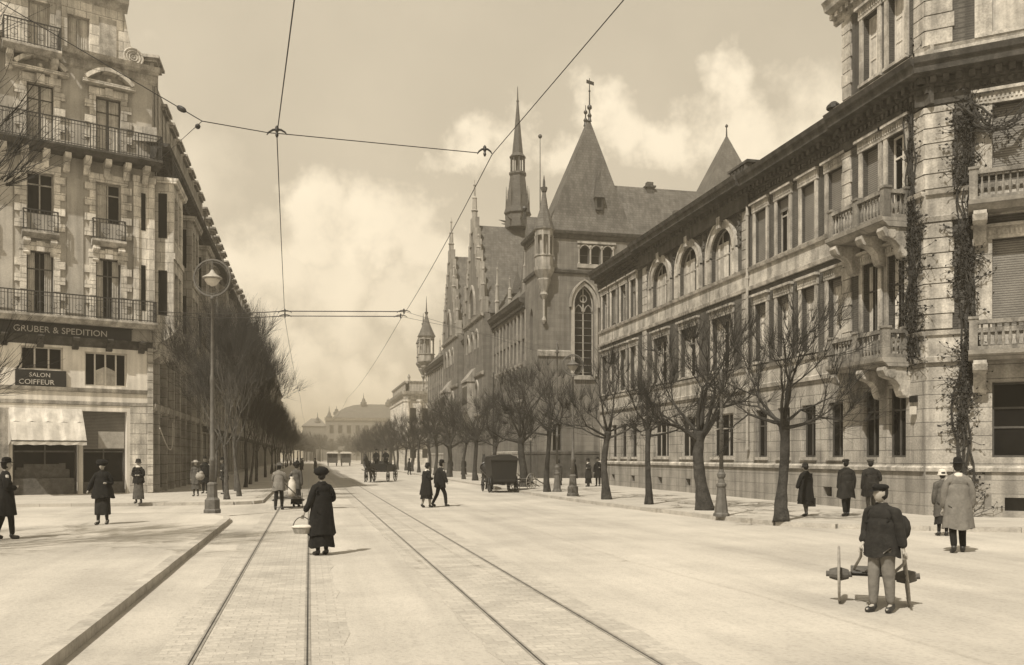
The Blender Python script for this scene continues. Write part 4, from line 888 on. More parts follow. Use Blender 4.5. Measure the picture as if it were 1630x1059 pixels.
# ------------------------------------------------------------------ terrace down the left side
def terrace(i, y0, y1, label, wallm, h, bays):
    org = (-7.5, y0, 0); root = empty('terrace_house', org, label, 'building', 'houses along the left side of the avenue'); F = Fr((-7.5, y0), (0, 1), (1, 0)); L_ = y1-y0; st_ = L_/bays
    ops = []; 
    fl = [(4.6+k*3.3, 6.9+k*3.3) for k in range(int((h-5)/3.3)+0)]
    for k in range(bays):
        u = st_*(k+.5); ops.append((u-st_*.36, u+st_*.36, .4, 3.6)); ops += [(u-.55, u+.55, a, b) for a, b in fl]
    w_ = MB(org); wall(w_, F, 0, L_, .1, h, ops, 0, .3); w_.quad(F.p(0, 0, 0), F.p(0, -9, 0), F.p(0, -9, h), F.p(0, 0, h)); w_.quad(F.p(L_, 0, 0), F.p(L_, -9, 0), F.p(L_, -9, h), F.p(L_, 0, h)); w_.build('wall', M_[wallm], root)
    for o in ops:
        g_ = MB(org); g_.box(F, o[0], o[1], -.3, -.25, o[2], o[3]); wo = g_.build('window', M_['glass'], root)
        if i < 2: f_ = MB(org); u = (o[0]+o[1])/2; f_.box(F, u-.04, u+.04, -.25, -.2, o[2], o[3]); f_.box(F, o[0], o[1], -.25, -.21, o[3]-.6, o[3]-.53); f_.build('frame', M_['frame'], wo)
    t = MB(org); cornice(t, F, 0, L_, h+.2, [(0, -.9), (.2, -.7), (.3, -.3), (.7, -.15), (.8, 0)], 0); t.build('cornice', M_['soot'], root); t = MB(org); cornice(t, F, 0, L_, 4.1, [(0, -.4), (.2, -.3), (.3, 0)], 0); t.build('shop_cornice', M_['soot'], root)
    t = MB(org); t.add([F.p(0, 0, h+.1), F.p(L_, 0, h+.1), F.p(L_, -2.2, h+4.6), F.p(0, -2.2, h+4.6), F.p(L_, -7, h+5.6), F.p(0, -7, h+5.6)], [(0, 1, 2, 3), (3, 2, 4, 5), (0, 3, 5), (1, 4, 2)]); t.build('roof', M_['slated'], root)
    for k in range(bays): dormer(F, st_*(k+.5), h+.6, .0, org, root, 1.2, 2.0)
    for k in (0, bays//2, bays-1):
        b = MB(org); b.box(F, st_*k+.5, st_*k+2.6, 0, .85, 7.4, h-1.5); b.prism(F, [(0, 6.2), (.2, 6.4), (.85, 7.4), (0, 7.4)], st_*k+.5, st_*k+2.6); b.prism(F, [(0, h-1.5), (1.0, h-1.5), (0, h-.9)], st_*k+.4, st_*k+2.7)
        bo = b.build('bay', M_[wallm], root)
        for a, b_ in fl[1:]:
            g_ = MB(org); g_.box(F, st_*k+.8, st_*k+2.3, .85, .87, a, b_); g_.build('bay_window', M_['glass'], bo)
    c = MB(org); c.box(F, L_*.3, L_*.3+1.2, -5, -3.8, h+4, h+7); c.box(F, L_*.3-.1, L_*.3+1.3, -5.1, -3.7, h+7, h+7.2); c.build('chimney', M_['brick'], root)
TR = [(66.9, 84, 'dstone', 17.2, 6, 'grey stone terrace house just beyond the ornate corner house'), (84, 101, 'render', 17.0, 6, 'second terrace house beyond the ornate corner house, plain rendered front'),
      (101, 120, 'dstone', 17.6, 6, 'third terrace house down the left side, behind the bare trees'), (120, 142, 'render', 16.6, 7, 'fourth terrace house down the left side, slightly lower rendered front'),
      (142, 168, 'dstone', 17.4, 8, 'fifth terrace house down the left side, wide stone front'), (168, 200, 'render', 17.0, 9, 'sixth terrace house down the left side, hazy rendered front'), (200, 240, 'dstone', 17.5, 10, 'farthest terrace house on the left side of the avenue')]
for i, (a, b, m_, h, n_, lb) in enumerate(TR): terrace(i, a, b, lb, m_, h, n_)
# ------------------------------------------------------------------ trees
def rot_about(v, ax, an): return Matrix.Rotation(an, 3, ax) @ v
def perp(v):
    a = Vector((rnd(-1, 1), rnd(-1, 1), rnd(-1, 1))); return v.cross(a).normalized()
def limb(tr, tw, p, d, L_, r, lvl, up, spread, ntw, seg=4, twl=.9, sides=5):
    """one limb of a tree: bends, forks and carries shoots"""
    pts = [p.copy()]; rr = [r]; d = d.normalized()
    for k in range(seg):
        d = (d+Vector((rnd(-.16, .16), rnd(-.16, .16), rnd(-.05, .12)+up))).normalized(); p = p+d*L_/seg; pts.append(p.copy()); rr.append(r*(1-.45*(k+1)/seg))
        if k > 0 or lvl < 2:
            for j in range(ntw//4+(2 if lvl < 2 else 0)): shoot(tw, p, d, twl*rnd(.5, 1), r*.25)
    tr.tube(pts, rr, sides, False)
    if lvl <= 0:
        for j in range(ntw): shoot(tw, pts[-1]+Vector((rnd(-.05, .05), rnd(-.05, .05), 0)), d, twl*rnd(.6, 1.25), min(r*.3, .016))
        tr.ball(pts[-1], rr[-1]*1.8, 5)
        return
    n = random.choice((2, 3)) if lvl > 1 else random.choice((2, 3, 3))
    for j in range(n):
        dd = rot_about(d, perp(d), rnd(.3, .3+spread)); limb(tr, tw, pts[-1], dd, L_*rnd(.6, .85), rr[-1]*.78, lvl-1, up, spread, ntw, max(2, seg-1), twl, 4)
def shoot(tw, p, d, L_, r):
    d = (rot_about(d, perp(d), rnd(.1, .95))+Vector((0, 0, .38))).normalized(); a = p; pts = [a]
    for k in range(3): d = (d+Vector((rnd(-.2, .2), rnd(-.2, .2), rnd(0, .2)))).normalized(); a = a+d*L_/3; pts.append(a)
    r = max(min(r, TWR*1.6), TWR); tw.tube(pts, [r, r*.8, r*.6, r*.35], 3, False)
    if L_ > .5:
        e = (d+Vector((rnd(-.6, .6), rnd(-.6, .6), .2))).normalized(); tw.tube([pts[1], pts[1]+e*L_*.4], [r*.6, r*.3], 3, False)
def make_tree(seed, hf, n, r, L_, ang, lvl=2, up=.04, spread=.5, ntw=6, twl=.9, lean=0, tm='bark', wm='twig', name='bare_tree', tr=.009):
    global TWR; TWR = tr
    random.seed(seed); root = empty(name, (0, 0, 0), 'x', 'tree'); tk = MB(); pts = []; rr = []
    for k in range(8):
        f = k/7; pts.append(Vector((lean*f+.07*sin(f*5+seed), .07*cos(f*4+seed), hf*f-.02))); rr.append(r*(1.35-.5*min(1, f*3)) if f < .34 else r*(.93-.22*f))
    rr[0] = r*1.45; rr[-1] = r*1.0
    fp = []; fr_ = []
    for k in range(7):
        for q in range(4): t = q/4; fp.append(pts[k].lerp(pts[k+1], t)); fr_.append((rr[k]*(1-t)+rr[k+1]*t))
    fp.append(pts[-1]); fr_.append(rr[-1]*.9); tk.tube(fp, fr_, 16)
    for i, v in enumerate(tk.v):
        c = fp[min(i//16, 28)]; d_ = v-c; d_.z = 0; a_ = atan2(d_.y, d_.x); v += d_*(.10*sin(3*a_+seed)*max(0, 1-v.z*1.2)+.16*noise.noise(Vector((v.x*9, v.y*9, v.z*2.5+seed))))
    tk.build('trunk', M_[tm], root, True)
    cr = MB(); tw = MB(); top = pts[-1]
    for k in range(n):
        a = 2*pi*(k+rnd(-.25, .25))/n; t = radians(rnd(ang[0], ang[1])) if k else radians(8)
        d = Vector((cos(a)*sin(t), sin(a)*sin(t), cos(t))); limb(cr, tw, top-Vector((0, 0, rnd(0, .35))), d, L_*rnd(.75, 1.25), r*rnd(.3, .46), lvl, up, spread, ntw, 4, twl)
    # two material slots: limbs and shoots
    nf = len(cr.f); cr.add([v for v in tw.v], tw.f); o = cr.build('crown', [M_[tm], M_[wm]], root)
    o.data.polygons.foreach_set('material_index', [0]*nf+[1]*(len(o.data.polygons)-nf)); return root
PT = [make_tree(11, 2.85, 8, .16, 1.25, (25, 86), ntw=8, twl=.85, up=.03, spread=.75, tr=.0058), make_tree(23, 2.6, 9, .22, 1.4, (18, 84), ntw=8, twl=.95, lean=.1, up=.04, spread=.7, tr=.0062), make_tree(37, 2.9, 7, .125, 1.2, (22, 84), ntw=7, twl=.85, lean=-.16, up=.03, spread=.8, tr=.0062), make_tree(52, 2.7, 8, .15, 1.25, (22, 85), ntw=8, twl=.9, lean=.1, up=.035, spread=.75, tr=.0066)]
used = set()
def place_tree(proto, x, y, z, s, rz, label, group, sz=None):
    o = proto if proto.name not in used else copy_tree(proto); used.add(proto.name)
    o.location = (x, y, z); o.rotation_euler = (0, 0, rz); o.scale = (s, s, sz or s); o['label'] = label
    if group: o['group'] = group
    return o
GR = 'pollarded trees along the right pavement'
right = [(12.71, 21.9, 0, .98, 'nearest pollarded bare tree on the right pavement, before the corner pavilion'), (12.77, 27.14, 1, 1.02, 'thick trunked pollarded tree just left of the iron lamp pedestal'), (12.28, 30.82, 2, .98, 'slender pollarded tree third from the near end of the right row'),
 (12.0, 34.84, 3, 1.05, 'dark pollarded tree in front of the joint between pale and Gothic buildings'), (11.77, 42.95, 2, 1.1, 'thin pollarded tree beside the two ornate iron posts'), (12.32, 50.44, 1, 1.12, 'broad pollarded tree behind the covered cart'),
 (12.0, 57.2, 3, 1.0, 'pollarded tree beyond the covered cart'), (12.1, 64.5, 0, 1.1, 'pollarded tree among the distant walkers, nearer one'), (11.95, 68.9, 2, 1.05, 'pollarded tree among the distant walkers, farther one')]
y = 76
k = 0
words = ['ninth', 'tenth', 'eleventh', 'twelfth', 'thirteenth', 'fourteenth', 'fifteenth', 'sixteenth', 'seventeenth', 'eighteenth', 'nineteenth', 'twentieth', 'twenty-first', 'twenty-second', 'twenty-third', 'twenty-fourth', 'twenty-fifth', 'twenty-sixth', 'twenty-seventh']
while y < 215:
    right.append((12.0+rnd(-.2, .2), y, (k*7+1) % 4, rnd(1.05, 1.25), 'distant pollarded tree, %s back in the right row' % words[min(k+1, 18)])); y += 7.4; k += 1
for i, (x, y, p, s, lb) in enumerate(right): place_tree(PT[p], x, y, .12, s, i*1.9, lb, GR)
# left: taller loose crowns
LT = [make_tree(61, 3.3, 6, .17, 2.5, (18, 52), lvl=3, up=.07, spread=.4, ntw=6, twl=1.6, tm='bark2', wm='twig2', lean=-.25), make_tree(67, 3.6, 6, .15, 2.5, (15, 48), lvl=3, up=.09, spread=.4, ntw=6, twl=1.7, lean=.3, tm='bark2', wm='twig2'), make_tree(73, 3.2, 6, .16, 2.3, (15, 50), lvl=3, up=.09, spread=.45, ntw=6, twl=1.6)]
GL = 'tall bare trees along the left pavement'
left = [(-3.15, 38.3, 0, .86, 'pale trunked bare tree standing nearest the left pavement corner'), (-2.95, 41.2, 1, .86, 'leaning pale trunked tree just behind the nearest left pavement tree'), (-4.3, 44.6, 1, .8, 'bare tree close to the corner house behind the ringed street lamp')]
y = 47.5; k = 0
while y < 235:
    left.append((-3.0+rnd(-.25, .25), y, (0, 2, 1)[k % 3] if y < 70 else 2, rnd(.82, 1.0), 'tall bare tree, %s back in the left row' % (['fourth', 'fifth', 'sixth', 'seventh', 'eighth']+words)[k])); y += 5.5+k*.35; k += 1
for i, (x, y, p, s, lb) in enumerate(left): place_tree(LT[p], x-(.15 if i < 3 else .8), y, .12, s*(.66 if i < 3 else .58), i*2.4+.6, lb, GL, s*(.8+.09*sin(i*2.3)))
# tree at the left edge whose boughs reach into view
t_ = copy_tree(LT[0]); place_tree(t_, -8.6, 17.2, .12, .9, 1.0, 'bare tree at the left edge with long boughs reaching across the corner house', None); t_['label'] = 'bare tree at the left edge with long boughs reaching across the corner house'
random.seed(5); TWR = .007
b = MB(); tw = MB()
for (p, d, L_) in ((Vector((0, 0, 4.0)), Vector((.86, .2, .42)), 1.9), (Vector((0, .1, 4.4)), Vector((.7, .1, .75)), 2.1), (Vector((0, 0, 3.3)), Vector((.95, .2, -.03)), 1.6), (Vector((0, 0, 5.0)), Vector((.6, .1, 1)), 2.2)):
    limb(b, tw, p+Vector((.2, 0, 0)), d, L_, .055, 2, .02, .45, 5, 4, 1.1, 5)
nf = len(b.f); b.add(tw.v, tw.f); o = b.build('bough', [M_['bark'], M_['twig']]); o.data.polygons.foreach_set('material_index', [0]*nf+[1]*(len(o.data.polygons)-nf)); o.parent = t_; o.rotation_euler = (0, 0, -1.0)
# far wood at the end of the avenue: one mass
random.seed(9); w_ = MB(); tw = MB()
for i in range(64):
    x = rnd(-12, 44); y = rnd(265, 400); h = rnd(6, 12)
    if -2 < x < 11 and y < 330: continue
    w_.tube([(x, y, 0), (x, y, h*.5)], [.3, .2], 5)
    for k in range(170):
        a = rnd(0, 2*pi); e = rnd(-.3, 1.2); R_ = h*.42; c = Vector((x, y, h*.6)); q = c+Vector((cos(a)*cos(e), sin(a)*cos(e), sin(e)*.95))*R_*rnd(.5, 1.0)
        w_.tube([c+(q-c)*rnd(.1, .5)-Vector((0, 0, .3)), q, q+Vector((rnd(-.4, .4), rnd(-.4, .4), rnd(.3, 1)))], [.09, .07, .03], 3, False)
tag(w_.build('distant_wood', M_['hill']), kind='stuff')

# ------------------------------------------------------------------ street lamps and posts
def lamp_ring(h, R_, label, loc, group, hm='frame', gm='frame_w'):
    root = empty('street_lamp', (0, 0, 0), label, 'street lamp', group); b = MB()
    b.lathe((0, 0, 0), [(.27, 0), (.27, .1), (.24, .14), (.235, .42), (.19, .47), (.17, .5), (.15, .85), (.165, .88), (.165, .93), (.10, .98)], 8, rot=pi/8); b.build('base', M_['ironl'], root)
    b = MB(); b.lathe((0, 0, 0), [(.095, .95), (.085, 1.6), (.1, 1.63), (.1, 1.7), (.075, 1.75), (.06, h*.55), (.075, h*.56), (.075, h*.575), (.05, h*.59), (.04, h-R_-.12), (.07, h-R_-.1), (.07, h-R_-.04), (.03, h-R_)], 10); b.build('pole', M_['ironl'], root, True)
    b = MB(); cx = Vector((cos(TH), -sin(TH), 0)); b.torus((0, 0, h), R_, .035, cx, (0, 0, 1), 40, 6)
    b.torus((0, 0, h), R_-.07, .012, cx, (0, 0, 1), 36, 4)
    for s in (-1, 1): b.tube([Vector((0, 0, h-R_)), cx*.16*s+Vector((0, 0, h-R_+.16)), cx*.05*s+Vector((0, 0, h-R_+.3))], .012, 4)
    b.tube([(0, 0, h+R_), (0, 0, h+.22)], .02, 5); b.build('ring', M_['ironl'], root)
    b = MB(); b.lathe((0, 0, h), [(.03, .26), (.06, .22), (.09, .16), (.13, .12), (.30, .02), (.31, -.01), (.26, -.02), (.05, .03)], 14); hd = b.build('lamp_hood', M_[hm], root, True)
    b = MB(); b.lathe((0, 0, h), [(.24, -.02), (.23, -.08), (.15, -.2), (.03, -.26)], 12); b.build('lamp_glass', M_[gm], hd, True)
    root.location = loc; return root
lamp_ring(7.4, .57, 'tall lamp post with a large ring round the lantern on the near left corner', (-2.97, 29.1, .12), 'ringed street lamps')
lamp_ring(5.9, .46, 'ringed lamp post on the right pavement in front of the Gothic tower', (11.56, 37.93, .12), 'ringed street lamps', 'ironl', 'frame')
def post(loc, label, h=8, base_only=False):
    root = empty('iron_post', (0, 0, 0), label, 'iron post', 'ornate iron tramway posts'); b = MB()
    b.lathe((0, 0, 0), [(.24, 0), (.24, .07), (.2, .12), (.155, .5), (.12, .85), (.15, .9), (.15, .96), (.1, 1.0), (.085, 1.12), (.12, 1.18), (.13, 1.26), (.085, 1.32), (.07, 1.4)], 8, rot=pi/8); b.build('pedestal', M_['ironl'], root)
    b = MB(); b.lathe((0, 0, 0), [(.065, 1.4), (.05, 2.6), (.08, 2.65), (.06, 2.75), (.08, 2.85), (.045, 2.9), (.042, h*.75), (.05, h-.6), (.11, h-.56), (.06, h-.45), (.1, h-.35), (.04, h-.2), (.06, h-.15), (.015, h)], 10)
    b.build('pole', M_['ironl'], root, True); root.location = loc
post((11.98, 24.16, .12), 'iron post with a tall tapered pedestal between the two nearest right trees', 4.4); post((12.23, 42.85, .12), 'ornate iron post with a spiked finial behind the ringed lamp on the right', 7.6)
def lantern(loc, label):
    root = empty('lantern_post', (0, 0, 0), label, 'street lamp', 'small lantern posts'); b = MB()
    b.lathe((0, 0, 0), [(.16, 0), (.15, .4), (.09, .5), (.05, .6), (.045, 2.7), (.07, 2.75), (.03, 2.85)], 8); b.tube([(-.3, 0, 2.7), (.3, 0, 2.7)], .015, 4); b.build('pole', M_['iron'], root)
    b = MB(); b.lathe((0, 0, 2.85), [(.1, 0), (.19, .42), (.2, .44)], 6); b.build('lantern_glass', M_['frame'], root)
    b = MB(); b.lathe((0, 0, 3.29), [(.23, 0), (.12, .16), (.05, .2), (.05, .28), (.01, .34)], 6); b.build('lantern_roof', M_['iron'], root); root.location = loc
lantern((14.3, 56.5, .12), 'small lantern post behind the covered cart on the right pavement')
def pole(loc, h, label):
    root = empty('wire_pole', loc, label, 'pole', 'slim poles carrying the tram wires'); b = MB(loc); b.lathe(loc, [(.11, 0), (.1, 1), (.07, 1.05), (.05, h), (.01, h+.1)], 8); b.build('shaft', M_['iron'], root)
    b = MB(loc); b.lathe(loc, [(.15, 0), (.15, .5), (.1, .6)], 8); b.lathe(loc, [(.09, h*.5), (.09, h*.5+.12)], 8); b.build('collar', M_['iron'], root)
pole((13.4, 64.2, .12), 8.0, 'slim dark wire pole before the Gothic building on the right pavement')

# ------------------------------------------------------------------ overhead tram wires
def wire(name, pts, r, label, group=None):
    b = MB(pts[0]); b.tube(pts, r, 4); o = b.build(name, M_['wire']); return tag(o, label, 'wire', group)
def sag(a, b, s, n=12): a = Vector(a); b = Vector(b); return [a.lerp(b, i/n)-Vector((0, 0, s*4*(i/n)*(1-i/n))) for i in range(n+1)]
P1, P2 = Vector((-.40, 11.6, 6.0)), Vector((2.42, 11.7, 6.0)); Q1, Q2 = Vector((-.70, 27.0, 6.0)), Vector((2.66, 26.3, 6.0))
wire('contact_wire', [(-.02, -14, 6)]+[(-.05, 4, 6.0)]+sag((-.08, 7.5, 6.0), P1, 0, 2)+sag(P1, Q1, .12)[1:]+sag(Q1, (-.6, 62, 6), .25)[1:]+sag((-.6, 62, 6), (-.55, 100, 6), .25)[1:]+[(-.5, 300, 6)], .0065, 'tram contact wire over the left track', 'tram contact wires')
wire('contact_wire', [(3.0, -14, 6)]+[(2.85, 4, 6.0)]+sag((2.75, 7.5, 6.0), P2, 0, 2)+sag(P2, Q2, .10)[1:]+sag(Q2, (2.62, 62, 6), .25)[1:]+sag((2.62, 62, 6), (2.6, 100, 6), .25)[1:]+[(2.6, 300, 6)], .0065, 'tram contact wire over the right track', 'tram contact wires')
def hanger(p, w, label, ax=Vector((cos(TH), -sin(TH), 0))):
    root = empty('wire_hanger', p, label, 'wire hanger', 'insulated wire hangers'); b = MB(p)
    b.tube([p-ax*w, p-ax*w*.8+Vector((0, 0, .035)), p-ax*w*.4+Vector((0, 0, .065)), p+Vector((0, 0, .07)), p+ax*w*.4+Vector((0, 0, .065)), p+ax*w*.8+Vector((0, 0, .035)), p+ax*w], [.005, .011, .014, .016, .014, .011, .005], 6); b.build('bow', M_['iron'], root)
    b = MB(p); b.lathe(p, [(.012, -.03), (.022, 0), (.014, .03), (.026, .06), (.022, .1), (.008, .12)], 8); b.build('insulator', M_['iron'], root)
hanger(P1, .13, 'bow shaped hanger on the nearest span above the left track'); hanger(P2-Vector((.1, 0, 0)), .10, 'bow shaped hanger at the right end of the nearest span')
for p, n_ in ((Q1, 'left'), (Q2, 'right')): hanger(p+Vector((0, 0, .05)), .2, 'hanger on the upper far span wire above the %s track' % n_)
hanger(Q1+Vector((.03, -1.2, -.02)), .2, 'hanger on the lower far span wire above the left track'); hanger(Q2+Vector((-.04, -1.3, -.02)), .2, 'hanger on the lower far span wire above the right track')
def insul(b, p, d):
    d = Vector(d).normalized(); p = Vector(p); b.tube([p-d*.07, p-d*.045, p-d*.02, p+d*.02, p+d*.045, p+d*.07], [.008, .028, .036, .036, .028, .008], 8)
ND = Vector((-1.28, 11.38, 6.02))
wire('span_wire', [ND, P1+Vector((-.1, 0, .02)), P1+Vector((.1, 0, .02)), P2-Vector((.2, 0, -.01))], .006, 'span wire joining the two nearest hangers over the tracks', 'span wires')
a = Vector((-4.6, 12.4, 8.1)); b_ = Vector((-7.2, 46.4, 16.0))
wire('span_wire', [ND, a, Vector((-14, 14.8, 14.4))], .006, 'guy wire rising steeply to the upper left from the wire joint', 'span wires')
wire('span_wire', [ND, Vector((-7.45, 45.6, 16.0))], .006, 'guy wire from the wire joint to the corner house balcony', 'span wires')
for tgt, k, lb in ((a, .075, 'bulb insulator on the upper left guy wire'), (b_, .028, 'bulb insulator on the guy wire leading to the corner house')):
    p = ND.lerp(tgt, k*1.0); b = MB(p); insul(b, p, tgt-ND); tag(b.build('insulator', M_['iron']), lb, 'insulator', 'bulb insulators')
for dy, z, lb in ((0, 6.08, 'upper'), (-1.2, 6.03, 'lower')):
    wire('span_wire', sag((-7.45, 46.0+dy, 8.9), (Q1.x, Q1.y+dy, z), .12)+[(Q2.x, Q2.y+dy, z)], .013, '%s far span wire from the corner house across both tracks' % lb, 'span wires')
    wire('span_wire', [(Q2.x, Q2.y+dy, z), (12.23, 42.6, 7.3 if dy == 0 else 6.9)], .005, 'thin %s stay wire from the right track hanger to an iron post' % lb, 'span wires')

# ------------------------------------------------------------------ haze
hz = MB(); hz.box(WORLD, -900, 900, -60, 1500, -1, 60)
o = hz.build('haze', []) if False else None
me = hz.data('haze')
import bmesh
bm = bmesh.new(); bm.from_mesh(me); bmesh.ops.recalc_face_normals(bm, faces=bm.faces); bm.to_mesh(me); bm.free()
o = bpy.data.objects.new('haze', me); COL.objects.link(o); tag(o, kind='stuff')
m = bpy.data.materials.new('haze_air'); m.use_nodes = True; nt = m.node_tree; nt.nodes.remove(nt.nodes['Principled BSDF'])
pv = nt.nodes.new('ShaderNodeVolumePrincipled'); pv.inputs['Color'].default_value = (1, .9, .72, 1); pv.inputs['Density'].default_value = .0013; pv.inputs['Anisotropy'].default_value = .2
nt.links.new(pv.outputs[0], nt.nodes['Material Output'].inputs['Volume']); me.materials.append(m)
# ------------------------------------------------------------------ people
TMP = bpy.data.scenes.new('tmp')
def skin_geo(V, E_, R_, lv=1, rough=0, seed=0):
    """grow one continuous surface round a skeleton"""
    me = bpy.data.meshes.new('sk'); me.from_pydata([tuple(v) for v in V], E_, []); o = bpy.data.objects.new('sk', me); TMP.collection.objects.link(o)
    m = o.modifiers.new('s', 'SKIN'); m.use_smooth_shade = True; m.branch_smoothing = .6
    sv = me.skin_vertices[0].data
    for i, r in enumerate(R_): sv[i].radius = (r, r) if not hasattr(r, '__len__') else r; sv[i].use_root = (i == 0)
    if lv: q = o.modifiers.new('u', 'SUBSURF'); q.levels = lv; q.render_levels = lv
    with bpy.context.temp_override(scene=TMP, view_layer=TMP.view_layers[0]): dg = bpy.context.evaluated_depsgraph_get(); dg.update()
    e = o.evaluated_get(dg); m2 = e.to_mesh()
    vs = [v.co.copy() for v in m2.vertices]; fs = [tuple(p.vertices) for p in m2.polygons]; e.to_mesh_clear(); bpy.data.objects.remove(o); bpy.data.meshes.remove(me)
    if rough:
        for v in vs:
            n = noise.noise_vector(v*6+Vector((seed, 0, 0))); n2 = noise.noise_vector(Vector((v.x*22, v.y*22, v.z*9))+Vector((seed, 3, 0))); v += n*rough+n2*rough*.9
    return vs, fs
ARMS = dict(down=((.022, -.012, -.175), (.03, .025, -.33)), fwd=((.03, .02, -.165), (.01, .12, -.26)), back=((.03, -.05, -.165), (.03, -.06, -.32)), bent=((.05, -.02, -.16), (-.02, .11, -.14)),
            out=((.075, .0, -.15), (.12, .03, -.28)), pocket=((.05, -.04, -.16), (.0, .02, -.28)), cross=((.03, .02, -.17), (-.07, .09, -.16)), push=((.03, .04, -.16), (.0, .19, -.2)))
def loft_head(mb, c, s, H, yaw=0, face=True):
    n, k = 16, 13; vs = []; ca, sa = cos(yaw), sin(yaw)
    for i in range(k+1):
        t = pi*i/k; z = -cos(t); rr = sin(t)**.85 if 0 < i < k else .001
        for j in range(n):
            a = 2*pi*j/n; x = .044*rr*cos(a); y = .056*rr*sin(a); zz = .07*z
            f = max(0, sin(a))
            if z < 0: x *= 1-.28*(-z)**1.5; y *= (1-.12*(-z)) if sin(a) < 0 else 1
            if z < -.2 and sin(a) < 0: y *= 1-.35*min(1, (-z-.2)*1.2)
            if face and f > .9:
                y += .014*max(0, 1-abs(z+.12)/.28)*(1 if f > .97 else .15)
                y += .004*max(0, 1-abs(z+.55)/.15)+.004*max(0, 1-abs(z+.82)/.2)
            if face and .78 < f < .97 and abs(z-.08) < .16: y -= .007
            if abs(cos(a)) > .95 and abs(z+.05) < .28: x *= 1.13
            x, y = x*ca-y*sa, x*sa+y*ca; vs.append((c[0]+x*H*s, c[1]+y*H*s, c[2]+zz*H*s))
    mb.add(vs, [(i*n+j, i*n+(j+1) % n, (i+1)*n+(j+1) % n, (i+1)*n+j) for i in range(k) for j in range(n)])
def hatmesh(kind, c, H, yaw):
    mb = MB(); s = H; x, y, z = c; n = 16
    if kind == 'bowler': mb.lathe((x, y, z), [(.085*s, .036*s), (.087*s, .030*s), (.055*s, .027*s), (.05*s, .045*s), (.05*s, .07*s), (.042*s, .09*s), (.02*s, .1*s), (.001, .102*s)], n, .9, 1.12, yaw)
    elif kind == 'wide': mb.lathe((x, y, z), [(.135*s, .022*s), (.13*s, .034*s), (.06*s, .038*s), (.058*s, .07*s), (.04*s, .085*s), (.001, .088*s)], n)
    elif kind == 'turban': mb.lathe((x, y, z), [(.045*s, -.008*s), (.066*s, .005*s), (.078*s, .025*s), (.08*s, .055*s), (.066*s, .08*s), (.035*s, .09*s), (.001, .092*s)], n, 1.08, 1.0); mb.tube([(x-.03*s, y, z+.09*s), (x+.05*s, y+.02*s, z+.08*s), (x+.105*s, y, z+.03*s)], [.012*s, .018*s, .008*s], 6)
    elif kind == 'cloche': mb.lathe((x, y, z), [(.072*s, -.012*s), (.075*s, -.004*s), (.058*s, .012*s), (.056*s, .05*s), (.04*s, .078*s), (.001, .086*s)], n)
    elif kind == 'cap':
        mb.lathe((x, y, z), [(.045*s, .02*s), (.05*s, .026*s), (.064*s, .042*s), (.062*s, .058*s), (.04*s, .07*s), (.001, .073*s)], n, .95, 1.1, yaw); f = Vector((-sin(yaw), cos(yaw), 0)); r = Vector((cos(yaw), sin(yaw), 0)); o = Vector(c)
        mb.add([o+f*.045*s-r*.04*s+Vector((0, 0, .03*s)), o+f*.045*s+r*.04*s+Vector((0, 0, .03*s)), o+f*.09*s+r*.025*s+Vector((0, 0, .018*s)), o+f*.09*s-r*.025*s+Vector((0, 0, .018*s)), o+f*.045*s-r*.04*s+Vector((0, 0, .022*s)), o+f*.045*s+r*.04*s+Vector((0, 0, .022*s)), o+f*.09*s+r*.025*s+Vector((0, 0, .012*s)), o+f*.09*s-r*.025*s+Vector((0, 0, .012*s))], [(0, 1, 2, 3), (4, 5, 6, 7), (3, 2, 6, 7), (0, 3, 7, 4), (1, 2, 6, 5)])
    elif kind == 'kepi': mb.lathe((x, y, z), [(.052*s, .02*s), (.05*s, .085*s), (.045*s, .09*s), (.001, .086*s)], n, 1, 1.1); mb.lathe((x-sin(yaw)*.03*s, y+cos(yaw)*.03*s, z), [(.05*s, .022*s), (.05*s, .028*s), (.01, .03*s)], n)
    elif kind == 'scarf': mb.lathe((x, y, z), [(.035*s, -.075*s), (.055*s, -.05*s), (.058*s, 0), (.056*s, .035*s), (.04*s, .065*s), (.001, .076*s)], n, .92, 1.08)
    return mb
